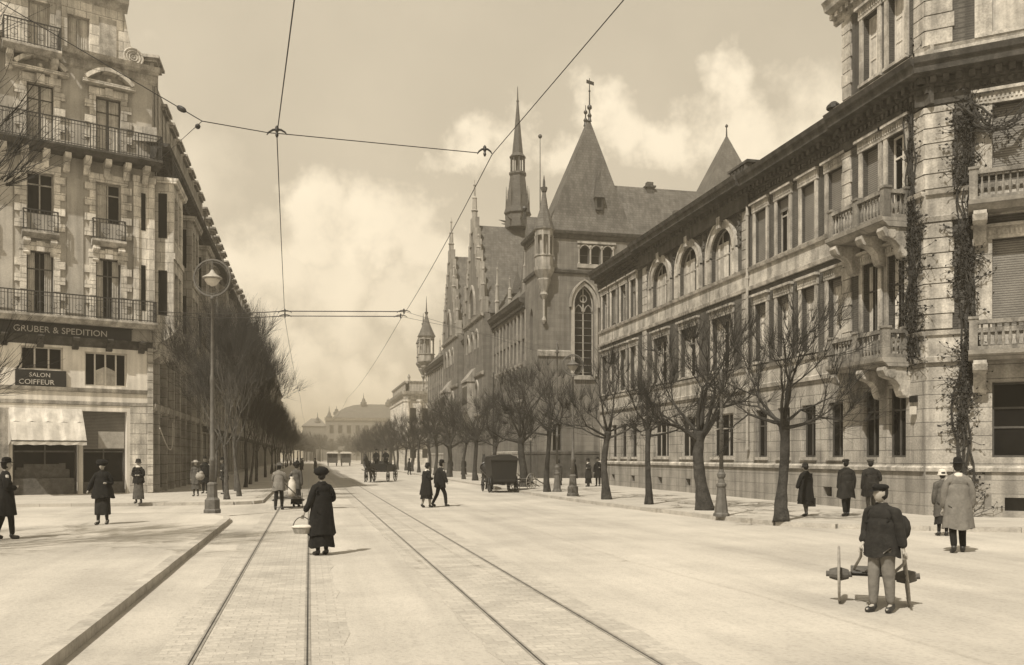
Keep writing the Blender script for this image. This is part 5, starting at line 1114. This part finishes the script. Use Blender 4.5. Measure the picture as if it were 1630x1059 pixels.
def person(label, loc, yaw, H=1.7, coat='cdark', hem=.35, flare=.14, hat='bowler', hatm='cblack', trousers='cblack', skirt=None, arms=('down', 'down'), stride=0., lean=0., head=0., lv=1, collar=None, group=None, belt=False, fingers=False, width=1., shift=0., baggy=1.):
    random.seed(int(abs(loc[0])*100+abs(loc[1])*10)); root = empty('person', (0, 0, 0), label, 'person', group)
    s = stride; female = skirt is not None; sh = .098 if female else .112
    L_ = lambda z: lean*max(0, z-.5)
    V = [(0, 0, .53), (0, L_(.63), .63), (0, L_(.71), .71), (0, L_(.80), .795), (0, L_(.87)+.008, .872)]; E_ = [(0, 1), (1, 2), (2, 3), (3, 4)]
    R_ = [(.08, .06), (.065, .05), (.07, .05), (.034, .034), (.029, .032)]; W = {}
    for sd, an in ((-1, arms[0]), (1, arms[1])):
        ev, wv = ARMS[an] if isinstance(an, str) else an
        S_ = Vector((sd*sh, L_(.8), .795)); e = S_+Vector((ev[0]*sd, ev[1], ev[2])); w_ = S_+Vector((wv[0]*sd, wv[1], wv[2])); d = (w_-e).normalized(); h1 = w_+d*.03; b = len(V)
        V += [tuple(S_), tuple(e), tuple(w_), tuple(h1)]; E_ += [(3, b), (b, b+1), (b+1, b+2), (b+2, b+3)]; R_ += [.026, .022, .016, (.022, .012)]; W[sd] = (S_, e, w_, d)
        if fingers:
            side = d.cross(Vector((0, 1, 0))).normalized()
            for k in range(4):
                f0 = h1+side*(.008*(k-1.5))*1.5+d*.008; f1 = f0+d*(.022-.002*abs(k-1.4)); f2 = f1+(d+Vector((0, .0, 0))-Vector((sd*.6, 0, 0))).normalized()*.02; b2 = len(V); V += [tuple(f0), tuple(f1), tuple(f2)]; E_ += [(b+3, b2), (b2, b2+1), (b2+1, b2+2)]; R_ += [.0055, .005, .0042]
            t0 = w_+d*.012+Vector((0, .014, 0)); t1 = t0+d*.02+Vector((0, .01, 0)); b2 = len(V); V += [tuple(t0), tuple(t1)]; E_ += [(b+2, b2), (b2, b2+1)]; R_ += [.006, .005]
    LG = {}
    for sd in (-1, 1):
        ph = s*sd; hip = Vector((sd*.048, 0, .5)); knee = Vector((sd*.052, .045*abs(s)+.10*ph, .283)); ank = Vector((sd*.054, .19*ph-.03*abs(s) if ph < 0 else .17*ph, .05+(.035*abs(ph) if ph < 0 else 0))); toe = ank+Vector((sd*.01, .085, -.028-(.03*abs(ph) if ph < 0 else 0)))
        b = len(V); V += [tuple(hip), tuple(knee), tuple(ank), tuple(toe)]; E_ += [(0, b), (b, b+1), (b+1, b+2), (b+2, b+3)]; R_ += [.05, .03, .018, .013]; LG[sd] = (hip, knee, ank, toe)
    vs, fs = skin_geo(V, E_, R_, lv)
    mb = MB(); mb.add([v*H for v in vs], fs); hc = Vector((0, L_(.93)+.018, .932))*H; loft_head(mb, hc, 1.0, H, head); bo = mb.build('body', M_['skin'], root, True)
    def part(name, m, V_, E2, R2, rough=.004, extra=None, lv2=lv):
        v2, f2 = skin_geo(V_, E2, R2, lv2, rough, random.random()*50); q = MB(); q.add([v*H for v in v2], f2)
        if extra: extra(q)
        return q.build(name, M_[m], root, True)
    # legs: trousers or stockings, shoes
    if trousers:
        V2 = [(0, 0, .52)]; E2 = []; R2 = [(.088, .07)]
        for sd in (-1, 1):
            hip, knee, ank, toe = LG[sd]; b = len(V2); V2 += [tuple(hip-Vector((0, 0, .03))), tuple(knee), tuple(ank+Vector((0, 0, -.004)))]; E2 += [(0, b), (b, b+1), (b+1, b+2)]; R2 += [.058*baggy, .044*baggy, (.033 if not female else .024)]
        part('trousers' if not female else 'stockings', trousers, V2, E2, R2)
    for sd in (-1, 1):
        hip, knee, ank, toe = LG[sd]; part('boot', 'leather', [tuple(ank+Vector((0, -.012, .03))), tuple(ank+Vector((0, -.008, -.02))), tuple(toe+Vector((0, -.03, -.003))), tuple(toe)], [(0, 1), (1, 2), (2, 3)], [.031, .031, (.025, .03), .024], 0)
    # coat with sleeves
    V3 = [(0, L_(.60), .60), (0, L_(.70), .70), (0, L_(.76), .76), (0, L_(.81), .808), (0, L_(.85)+.004, .856)]; E3 = [(0, 1), (1, 2), (2, 3), (3, 4)]; R3 = [(.085*width, .065), (.097*width, .07), (.105*width, .075), (.075, .056), (.042, .042)]
    for sd in (-1, 1):
        S_, e, w_, d = W[sd]; b = len(V3); V3 += [tuple(S_+Vector((0, 0, -.006))), tuple(e), tuple(w_-d*.008)]; E3 += [(3, b), (b, b+1), (b+1, b+2)]; R3 += [.052, .043, .036]
    def skirtfn(z0, z1, r0, r1, k=9, amp=.10, dep=.8):
        ph = rnd(0, 6); ph2 = rnd(0, 6); kk = random.choice((5, 6, 7))
        def fn(q):
            n = 36; vs = []; m_ = 16
            for i in range(m_+1):
                t = i/m_; z = z0+(z1-z0)*t; tt = max(0, (z-z1)/(z0-z1)); r = r0+(r1-r0)*t**1.3-.006*math.exp(-((z-.63)/.05)**2); r *= .72+.28*min(1, (z0-z)/.075)
                for j in range(n):
                    a = 2*pi*j/n; f = 1+amp*t*(.6*sin(kk*a+ph+t)+.4*sin((kk*2+1)*a+ph2-t*2))+.03*noise.noise(Vector((a*2, t*5, ph)))
                    yo = (.04*s*(1 if cos(a) > 0 else -1)*abs(cos(a)))*t
                    vs.append(Vector((r*f*cos(a)*width, r*f*dep*sin(a)+yo+L_(z), z+(.012*sin(3*a+ph)*t)))*H)
            q.add(vs, [(i*n+j, i*n+(j+1) % n, (i+1)*n+(j+1) % n, (i+1)*n+j) for i in range(m_) for j in range(n)])
            if z0 > .7: q.lathe((0, L_(.8)*H, 0), [(.088*H, .70*H), (.096*H, .76*H), (.088*H, .795*H), (.064*H, .822*H), (.046*H, .845*H), (.040*H, .858*H)], 20, width, .74)
            # inside of the hem
            q.add([v*1.0 for v in vs[-n:]]+[Vector((0, 0, (z1+.12)*H))], [(j, (j+1) % n, n) for j in range(n)])
        return fn
    part('coat', coat, V3, E3, R3, .007, skirtfn(.765, hem, .104, flare), lv2=max(1, lv))
    if female:
        q = MB(); skirtfn(.56, skirt[1], .095, skirt[2], amp=.08)(q); q.build('skirt', M_[skirt[0]], root, True)
    if belt:
        q = MB(); q.lathe((0, L_(.6)*H, .6*H), [(.112*H, -.012*H), (.115*H, 0), (.112*H, .014*H)], 20, 1, .8); q.build('belt', M_['leather'], root)
    if collar:
        q = MB(); q.lathe((0, (L_(.84)+.006)*H, .825*H), [(.062*H, -.012*H), (.058*H, .008*H), (.044*H, .03*H), (.036*H, .034*H)], 14, 1, .95); q.build('collar', M_[collar], root, True)
    q = MB(); q.lathe(tuple(hc+Vector((sin(head)*.012*H, -cos(head)*.012*H, 0))), [(.02*H, -.055*H), (.042*H, -.035*H), (.049*H, .0), (.047*H, .035*H), (.03*H, .06*H), (.001, .072*H)], 14, .95, 1.05); q.build('hair', M_['hair'], root, True)
    if hat: hatmesh(hat, tuple(hc), H, head).build('hat', M_[hatm], root, True)
    root.location = loc; root.rotation_euler = (0, 0, yaw); return root, W, H
D = radians
R0 = person('woman in a long black coat and wide dark turban hat standing between the tram rails', (.24, 17.33, 0), D(28), 1.66, 'cblack', .24, .145, 'turban', 'cblack', 'cblack', skirt=('cblack', .10, .14), arms=(((.05, .0, -.17), (.10, .05, -.30)), 'bent'), lv=2, collar='cblack', fingers=True, width=1.15)
person('man in a pale grey overcoat and black bowler walking away on the right', (12.5, 14.96, 0), D(-30), 1.84, 'cgrey', .26, .14, 'bowler', 'cblack', 'cblack', arms=('down', 'down'), stride=.35, lv=2, collar='cwhite', fingers=True, width=1.12)
person('woman in a white hat half hidden behind the man in the grey overcoat', (14.78, 18.2, 0), D(-20), 1.58, 'cmid', .3, .13, 'cloche', 'cwhite', 'cblack', skirt=('cdark', .18, .12))
BG = person('woman in a dark coat and close hat carrying a black bag by the right trees', (14.44, 23.59, .12), D(15), 1.58, 'cblack', .30, .15, 'cloche', 'cdark', 'cmid', skirt=('cblack', .24, .15), arms=('out', 'down'), stride=.25, width=1.3)
person('soldier in a belted greatcoat walking away, left of the pair by the right wall', (15.61, 23.32, .12), D(-8), 1.70, 'cdark', .32, .135, 'cap', 'cdark', 'cblack', arms=('down', 'down'), stride=.3, belt=True, width=1.25)
person('soldier in lighter cap with bent arm, right of the pair by the right wall', (16.15, 22.9, .12), D(-15), 1.70, 'cdark', .36, .13, 'cap', 'cmid', 'cmid', arms=('down', 'bent'), stride=.2, belt=True, width=1.25)
cm, CW_, CH = person('man in flat cap and rumpled dark jacket pulling a two wheeled cart towards the viewer', (6.82, 9.46, 0), D(116), 1.56, 'cdark', .44, .122, 'cap', 'cblack', 'cgrey', arms=(((.02, -.03, -.17), (.05, -.03, -.30)), ((.03, -.03, -.165), (.02, .05, -.27))), stride=.18, lv=2, head=D(-26), fingers=True, width=1.14, baggy=1.12)
person('woman in a black coat with white collar, left one of the pair crossing the road', (4.25, 32.6, 0), D(-62), 1.66, 'cblack', .28, .16, 'cloche', 'cblack', 'clight', skirt=('cblack', .2, .15), arms=('down', 'bent'), stride=.35, collar='cwhite', lean=.04)
person('man in a dark suit striding right beside the woman with the white collar', (4.85, 33.2, 0), D(-68), 1.74, 'cblack', .42, .125, 'bowler', 'cblack', 'cblack', arms=('back', 'out'), stride=.7, lean=.06)
person('figure in a dark jacket and narrow long skirt walking towards the left shop', (-5.28, 24.9, .12), D(170), 1.66, 'cblack', .42, .15, 'turban', 'cblack', 'cdark', skirt=('cdark', .16, .10), arms=('bent', 'out'), stride=.2, width=1.15)
person('woman in a dark jacket and grey skirt standing at the corner of the left house', (-6.34, 35.9, .12), D(170), 1.68, 'cblack', .46, .13, 'cloche', 'cdark', 'cblack', skirt=('cmid', .10, .125), arms=('cross', 'cross'), collar='cwhite')
person('person in a long dark coat cut off by the left edge of the picture', (-6.38, 20.9, .12), D(-60), 1.72, 'cblack', .3, .15, 'bowler', 'cblack', 'cblack', arms=('down', 'bent'), stride=.4)
person('woman in a very wide pale hat carrying a round bundle under the trees', (-4.96, 41.74, .12), D(170), 1.6, 'cmid', .35, .14, 'wide', 'clight', 'cmid', skirt=('cmid', .2, .13), arms=('bent', 'down'))
person('man in a dark coat beside the lamp post and tree trunks, left of two', (-4.9, 44.8, .12), D(160), 1.76, 'cblack', .3, .13, 'bowler', 'cblack', 'cblack')
person('man in a dark coat leaning by the tree trunks, right of two', (-3.9, 43.6, .12), D(120), 1.7, 'cdark', .4, .13, 'bowler', 'cblack', 'cblack', arms=('bent', 'down'), lean=.1)
person('man in grey jacket and round hat pushing the small sack cart', (-1.05, 32.35, 0), D(-10), 1.66, 'cgrey', .42, .13, 'wide', 'cmid', 'cblack', arms=('push', 'push'), stride=.35, lean=.12)
person('woman in dark dress walking beside the small sack cart', (-.48, 34.4, 0), D(-15), 1.66, 'cmid', .4, .12, 'turban', 'cblack', 'cblack', skirt=('cdark', .06, .13), arms=('bent', 'down'))
person('man in pale jacket standing left of the covered cart', (9.55, 46.4, 0), D(40), 1.68, 'cgrey', .44, .13, 'bowler', 'cblack', 'cdark', stride=.2)
person('small dark figure between the two posts on the right pavement', (13.0, 45.3, .12), D(10), 1.62, 'cmid', .3, .13, 'cloche', 'cblack', 'cdark', skirt=('cdark', .15, .12))
for i, (x, y, lb, ct, ht) in enumerate(((15.4, 50.2, 'dark dressed man standing leftmost in the group by the Gothic tower door', 'cblack', 'bowler'), (16.1, 49.7, 'woman with a pale scarf in the middle of the group by the tower door', 'cdark', 'cloche'), (16.9, 50.3, 'man in black rightmost in the group by the Gothic tower door', 'cblack', 'bowler'))):
    person(lb, (x, y, .12), D(60+40*i), 1.62+.05*i, ct, .3, .15, ht, 'cblack', 'cblack', skirt=('cblack', .12, .14) if i == 1 else None, arms=('bent', 'down'), group='people grouped by the tower door', collar='cwhite' if i == 1 else None)
for i, (x, y, lb, st_) in enumerate(((13.2, 83.5, 'distant walker under the right trees, leftmost of three', .4), (13.9, 80, 'distant walker in a wide skirt under the right trees, middle of three', 0), (14.2, 72.0, 'distant dark walker beside a right tree, rightmost of three', .3))):
    person(lb, (x, y, .12), D(170-30*i), 1.68, 'cblack', .28, .15, 'bowler' if i != 1 else 'turban', 'cblack', 'cblack', skirt=('cblack', .08, .18) if i == 1 else None, stride=st_, group='distant walkers under the right trees')
for i, (x, y, lb) in enumerate(((7.9, 128, 'tiny lone figure standing in the far roadway'), (-.8, 96, 'distant figure walking on the tracks, left one'), (.7, 104, 'distant figure walking on the tracks, right one'), (-1.5, 118, 'far figure near the left kerb, nearer one'), (-.9, 130, 'far figure near the left kerb, farther one'), (10.2, 92, 'distant figure stepping off the right kerb'))):
    person(lb, (x, y, 0), D(i*60), 1.68, 'cblack' if i % 2 else 'cmid', .3, .14, 'bowler', 'cblack', 'cblack', stride=.3, group='far figures in the avenue')

# ------------------------------------------------------------------ things carried and carts
def W_(root, p): return Matrix.Rotation(root.rotation_euler.z, 3, 'Z') @ Vector(p)+root.location
rt, Wd, H = R0; hp = W_(rt, (Wd[-1][2]+Wd[-1][3]*.05)*H)
bk = empty('basket', (hp.x, hp.y, hp.z-.32), 'shallow white lined basket hanging from the hand of the woman on the rails', 'basket'); c = (hp.x, hp.y, hp.z-.32)
b = MB(c); b.lathe(c, [(.13, 0), (.17, .11), (.18, .12), (.16, .11), (.1, .02)], 16, 1.1, .75); b.build('bowl', M_['woodl'], bk); b = MB(c); b.lathe(c, [(.18, .115), (.185, .14), (.13, .165), (.001, .175)], 16, 1.1, .75); b.build('cloth', M_['cwhite'], bk, True)
b = MB(c); b.tube([Vector(c)+Vector((.17*cos(pi*k/10), 0, .12+.2*sin(pi*k/10))) for k in range(11)], .01, 6); b.build('handle', M_['wood'], bk)
c = W_(BG[0], (BG[1][1][2]+BG[1][1][3]*.06)*BG[2])-Vector((0, 0, .36)); b = MB(c); b.box(Fr(c, (.97, -.22), (.22, .97)), -.17, .17, -.06, .06, .0, .26); b.tube([c+Vector((-.08, 0, .26)), c+Vector((-.06, 0, .34)), c+Vector((.06, 0, .34)), c+Vector((.08, 0, .26))], .012, 5)
tag(b.build('handbag', M_['leather']), 'black rectangular handbag held by the woman near the nearest right tree', 'bag')
c = Vector((-4.75, 41.45, 1.02)); b = MB(c); b.ball(c, .2, 10, .9); b.ball(c+Vector((.05, -.06, .14)), .1, 8); tag(b.build('bundle', M_['clight'], None, True), 'round pale bundle held by the woman in the wide hat', 'bundle')
def wheel(parent, org, c, ax, R_, sp=10, hub=.06, hl=.12, rw=.022, name='wheel', m='wood', hm='black'):
    ax = Vector(ax).normalized(); u = Vector((0, 0, 1)).cross(ax).normalized(); v = ax.cross(u).normalized(); c = Vector(c); b = MB(org)
    b.torus(c, R_-rw, rw, u, v, 32, 6)
    for k in range(sp):
        a = 2*pi*k/sp; d = u*cos(a)+v*sin(a); b.tube([c+d*hub*.6, c+d*(R_-rw)], [.018*R_/.4+.004, .012*R_/.4+.004], 5)
    w_ = b.build(name, M_[m], parent); b = MB(org); b.tube([c-ax*hl, c-ax*hl*.9, c-ax*.03, c+ax*.03, c+ax*hl*.9, c+ax*hl], [hub*.75, hub*.85, hub*1.15, hub*1.15, hub*.85, hub*.75], 12); b.tube([c+ax*hl, c+ax*(hl+.04)], hub*.5, 10); b.tube([c-ax*(hl+.04), c-ax*hl], hub*.5, 10); b.build('hub', M_[hm], w_, False)
# two wheeled hand cart in the foreground
hc_ = Vector((7.07, 10.0, .37)); axd = Vector((.83, -.56, 0)).normalized(); fw = Vector((-.56, -.83, 0)).normalized()
ct = empty('hand_cart', (7.07, 10.0, 0), 'light two wheeled hand cart with big hubs pulled by the man in the flat cap', 'cart'); oc = (7.07, 10.0, 0)
for sgn in (-1, 1): wheel(ct, oc, hc_+axd*.40*sgn, axd+Vector((0, 0, .10 if sgn > 0 else .01)), .37, 12, .075, .12, .016, m='woodl', hm='wood')
b = MB(oc); b.tube([hc_-axd*.5, hc_+axd*.5], .016, 8); b.build('axle', M_['iron'], ct)
for sgn, sd in ((-1, 1), (1, -1)):
    hw = W_(cm, (CW_[sd][2]+CW_[sd][3]*.045)*CH); b = MB(oc); b.tube([hc_+axd*.24*sgn+Vector((0, 0, .02))-fw*.25, hc_+axd*.24*sgn+Vector((0, 0, .03)), hw-fw*.25-Vector((0, 0, .12)), hw, hw+fw*.22+Vector((0, 0, .04))], [.018, .02, .018, .016, .014], 7); b.build('shaft', M_['woodl'], ct)
b = MB(oc); p = hc_+Vector((0, 0, .05)); G = Fr(p, axd, fw)
for k in range(4): b.box(G, -.26, .26, -.42+k*.14, -.31+k*.14, 0, .02)
b.build('platform', M_['wood'], ct)
b = MB(oc); b.tube([hc_+fw*.18-axd*.24+Vector((0, 0, .05)), hc_+fw*.18+axd*.24+Vector((0, 0, .05))], .012, 6); b.build('crossbar', M_['iron'], ct)
sp_ = W_(cm, (-.10*CH, -.10*CH, .66*CH)); b = MB(sp_); b.ball(sp_, .12, 8, 1.4); tag(b.build('satchel', M_['cdark'], None, True), 'dark satchel slung behind the shoulder of the cart puller', 'bag')
# sack cart on the rails
oc = (-.75, 33.4, 0); ct = empty('sack_cart', oc, 'low sack cart on the left rails between the man and woman', 'cart'); b = MB(oc); b.box(WORLD, -1.2, -.3, 33.2, 34.4, .34, .42); b.tube([(-1.15, 33.2, .4), (-1.1, 32.9, .95)], .02, 5); b.tube([(-.35, 33.2, .4), (-.9, 32.9, .95)], .02, 5); b.build('bed', M_['wood'], ct)
for s_ in (-1, 1): wheel(ct, oc, (-.75+.5*s_, 33.8, .28), (1, 0, 0), .28, 8, .04, .06, .015)
b = MB(oc); b.lathe((-.62, 33.35, .42), [(.13, 0), (.17, .2), (.15, .55), (.06, .68), (.09, .74)], 9, .85, .8); tag(b.build('sack', M_['cwhite'], None, True), 'upright white sack standing on the low cart', 'sack')
# horses
def horse(loc, yaw, label, group, s=1.0, stride=.12):
    root = empty('horse', (0, 0, 0), label, 'horse', group)
    V = [(0, -.55, 1.22), (0, -.15, 1.18), (0, .35, 1.2), (0, .62, 1.32), (0, .85, 1.68), (0, .98, 1.9), (0, 1.2, 1.72), (0, 1.36, 1.55), (0, -.78, 1.3), (0, -.95, 1.15), (0, -1.0, .7)]
    E_ = [(0, 1), (1, 2), (2, 3), (3, 4), (4, 5), (5, 6), (6, 7), (0, 8), (8, 9), (9, 10)]; R_ = [(.29, .30), (.28, .31), (.27, .33), (.2, .28), (.11, .2), (.09, .13), (.075, .1), (.06, .07), (.15, .16), (.04, .05), (.05, .06)]
    for sx in (-1, 1):
        q = stride*sx; b = len(V); V += [(sx*.15, .45, .95), (sx*.15, .5+q, .55), (sx*.15, .46+q*1.4, .14), (sx*.15, .52+q*1.4, .04)]; E_ += [(2, b), (b, b+1), (b+1, b+2), (b+2, b+3)]; R_ += [.11, .06, .04, .06]
        b = len(V); V += [(sx*.16, -.55, .98), (sx*.16, -.45-q, .75), (sx*.16, -.72-q, .5), (sx*.16, -.66-q*1.3, .14), (sx*.16, -.6-q*1.3, .04)]; E_ += [(0, b), (b, b+1), (b+1, b+2), (b+2, b+3), (b+3, b+4)]; R_ += [.15, .1, .055, .04, .06]
    vs, fs = skin_geo(V, E_, R_, 1); mb = MB(); mb.add([v*s for v in vs], fs)
    for sx in (-1, 1): mb.tube([Vector((sx*.05, .97, 1.97))*s, Vector((sx*.07, .98, 2.1))*s], [.03*s, .008], 5)
    mb.build('body', M_['horse'], root, True)
    mn = MB(); mn.tube([Vector((0, .5, 1.62))*s, Vector((0, .74, 1.84))*s, Vector((0, .95, 2.02))*s], [.05, .06, .04], 5); mn.build('mane', M_['hair'], root)
    hn = MB(); hn.torus((0, .52*s, 1.3*s), .27*s, .045*s, (1, 0, 0), (0, -.35, 1), 20, 5); hn.torus((0, -.1*s, 1.19*s), .31*s, .02*s, (1, 0, 0), (0, 0, 1), 20, 4)
    for sx in (-1, 1): hn.tube([Vector((sx*.29, .45, 1.15))*s, Vector((sx*.33, -.2, 1.05))*s, Vector((sx*.3, -1.5, .8))*s], .02, 4)
    hn.build('harness', M_['leather'], root); root.location = loc; root.rotation_euler = (0, 0, yaw)
# open wagon, mid distance: comes towards the viewer at a slant
yw = D(158); wl_ = Vector((5.3, 67.5, 0)); f_ = Vector((-sin(yw), cos(yw), 0)); s_ = Vector((cos(yw), sin(yw), 0))
horse(wl_+f_*2.6+s_*.0, yw, 'dark horse drawing the open wagon in the middle of the avenue', 'carriage horses', 1.02)
wg = empty('open_wagon', wl_, 'dark open four wheeled wagon with a driver in the middle of the avenue', 'wagon'); G = Fr(wl_, f_, s_); b = MB(wl_)
b.box(G, -1.5, 1.2, -.75, .75, .75, .84)
for n0, n1 in ((-.78, -.72), (.72, .78)): b.box(G, -1.5, .9, n0, n1, .84, 1.25)
b.box(G, -1.55, -1.48, -.75, .75, .84, 1.3); b.box(G, .5, .95, -.7, .7, 1.25, 1.35); b.box(G, .9, .95, -.7, .7, .84, 1.3); b.build('bed', M_['black'], wg)
for u, R_ in ((-1.05, .55), (.85, .42)):
    for n in (-.85, .85): wheel(wg, wl_, G.p(u, n, R_), s_, R_, 10, .08, .1, .03, m='black')
b = MB(wl_)
for n in (-.4, .4): b.tube([G.p(1.1, n, .75), G.p(3.2, n, .95)], .03, 5)
b.build('shaft', M_['wood'], wg)
b = MB(wl_); 
for k in range(9): b.ball(G.p(rnd(-1.2, .1), rnd(-.5, .5), 1.0+rnd(0, .35)), rnd(.2, .32), 7)
tag(b.build('load', M_['cdark'], None, True), 'dark sacks heaped on the open wagon', 'load')
def driver(loc, yaw, label):
    r, _, _ = person(label, loc, yaw, 1.6, 'cblack', .46, .12, 'bowler', 'cblack', 'cblack', arms=('push', 'push')); return r
driver(G.p(.7, .1, .86)-Vector((0, 0, .02)), yw, 'driver in black on the open wagon, reins in hand'); driver(G.p(.1, -.45, .86), yw, 'second dark figure riding on the open wagon')
# covered cart seen from behind at the right kerb
oc = Vector((9.95, 44.9, 0)); G = Fr(oc, (1, 0), (0, 1)); cc = empty('covered_cart', oc, 'black hooded cart seen from behind at the right kerb', 'cart')
b = MB(oc); pr = [(-.62, .62), (.62, .62), (.72, 1.75), (.68, 1.9), (.35, 1.98), (-.35, 1.98), (-.68, 1.9), (-.72, 1.75)]; b.plate(G, pr, 0, 1.7); b.build('hood', M_['black'], cc)
b = MB(oc); b.plate(G, [(-.66, 1.86), (-.78, 1.76), (-.76, 1.7), (.76, 1.7), (.78, 1.76), (.66, 1.86), (.3, 2.02), (-.3, 2.02)], -.06, 0); b.box(G, -.6, .6, -.04, 0, .6, .7); b.build('hood_rim', M_['leather'], cc)
b = MB(oc); b.box(G, -.6, .6, .1, 2.6, .5, .6); b.box(G, -.1, .1, .2, 3.4, .4, .5); b.tube([G.p(-.7, .45, .45), G.p(.7, .45, .45)], .035, 6); b.build('chassis', M_['black'], cc)
for u in (-.72, .72): wheel(cc, oc, G.p(u, .45, .45), (1, 0, 0), .45, 10, .07, .09, .028, m='black'); wheel(cc, oc, G.p(u, 2.2, .38), (1, 0, 0), .38, 10, .06, .08, .025, m='black')
horse(G.p(0, 4.6, 0), 0, 'horse standing ahead of the black hooded cart', 'carriage horses')
# light trap beside it
oc = Vector((11.6, 47.2, 0)); G = Fr(oc, (.75, .66), (-.66, .75)); tc_ = empty('spoked_barrow', oc, 'light spoked wheel barrow cart parked right of the black hooded cart', 'cart')
b = MB(oc); b.box(G, -.9, .7, -.4, .4, .62, .68); b.tube([G.p(.6, -.35, .65), G.p(1.9, -.3, .2)], .03, 5); b.tube([G.p(.6, .35, .65), G.p(1.9, .3, .2)], .03, 5); b.tube([G.p(-.1, -.6, .5), G.p(-.1, .6, .5)], .03, 6); b.build('bed', M_['wood'], tc_)
for n in (-.52, .52): wheel(tc_, oc, G.p(-.1, n, .5), G.n, .5, 12, .06, .08, .022, m='woodl')
# far omnibuses
for x, y, lb in ((4.4, 172, 'pale roofed omnibus far down the avenue, left one'), (7.1, 176, 'pale roofed omnibus far down the avenue, right one')):
    oc = Vector((x, y, 0)); G = Fr(oc, (1, 0), (0, 1)); ob = empty('omnibus', oc, lb, 'omnibus', 'omnibuses far down the avenue'); b = MB(oc); b.box(G, -.95, .95, 0, 4.5, .7, 1.7)
    for u in (-.9, 0, .9): b.box(G, u-.06, u+.06, -.0, 4.5, 1.7, 2.5)
    b.build('body', M_['cmid'], ob); b = MB(oc); b.box(G, -.85, .85, .2, 4.4, 1.7, 2.5); b.build('window', M_['glass'], ob); b = MB(oc); b.prism(Fr(oc+Vector((0, -.3, 0)), (0, 1), (1, 0)), [(-1.1, 2.5), (1.1, 2.5), (1.05, 2.7), (.6, 2.85), (-.6, 2.85), (-1.05, 2.7)], 0, 5); b.build('roof', M_['white'], ob)
    for u in (-.8, .8):
        for v in (.8, 3.6): wheel(ob, oc, G.p(u, v, .45), (1, 0, 0), .45, 8, .08, .08, .05, m='black')

bpy.data.scenes.remove(TMP)
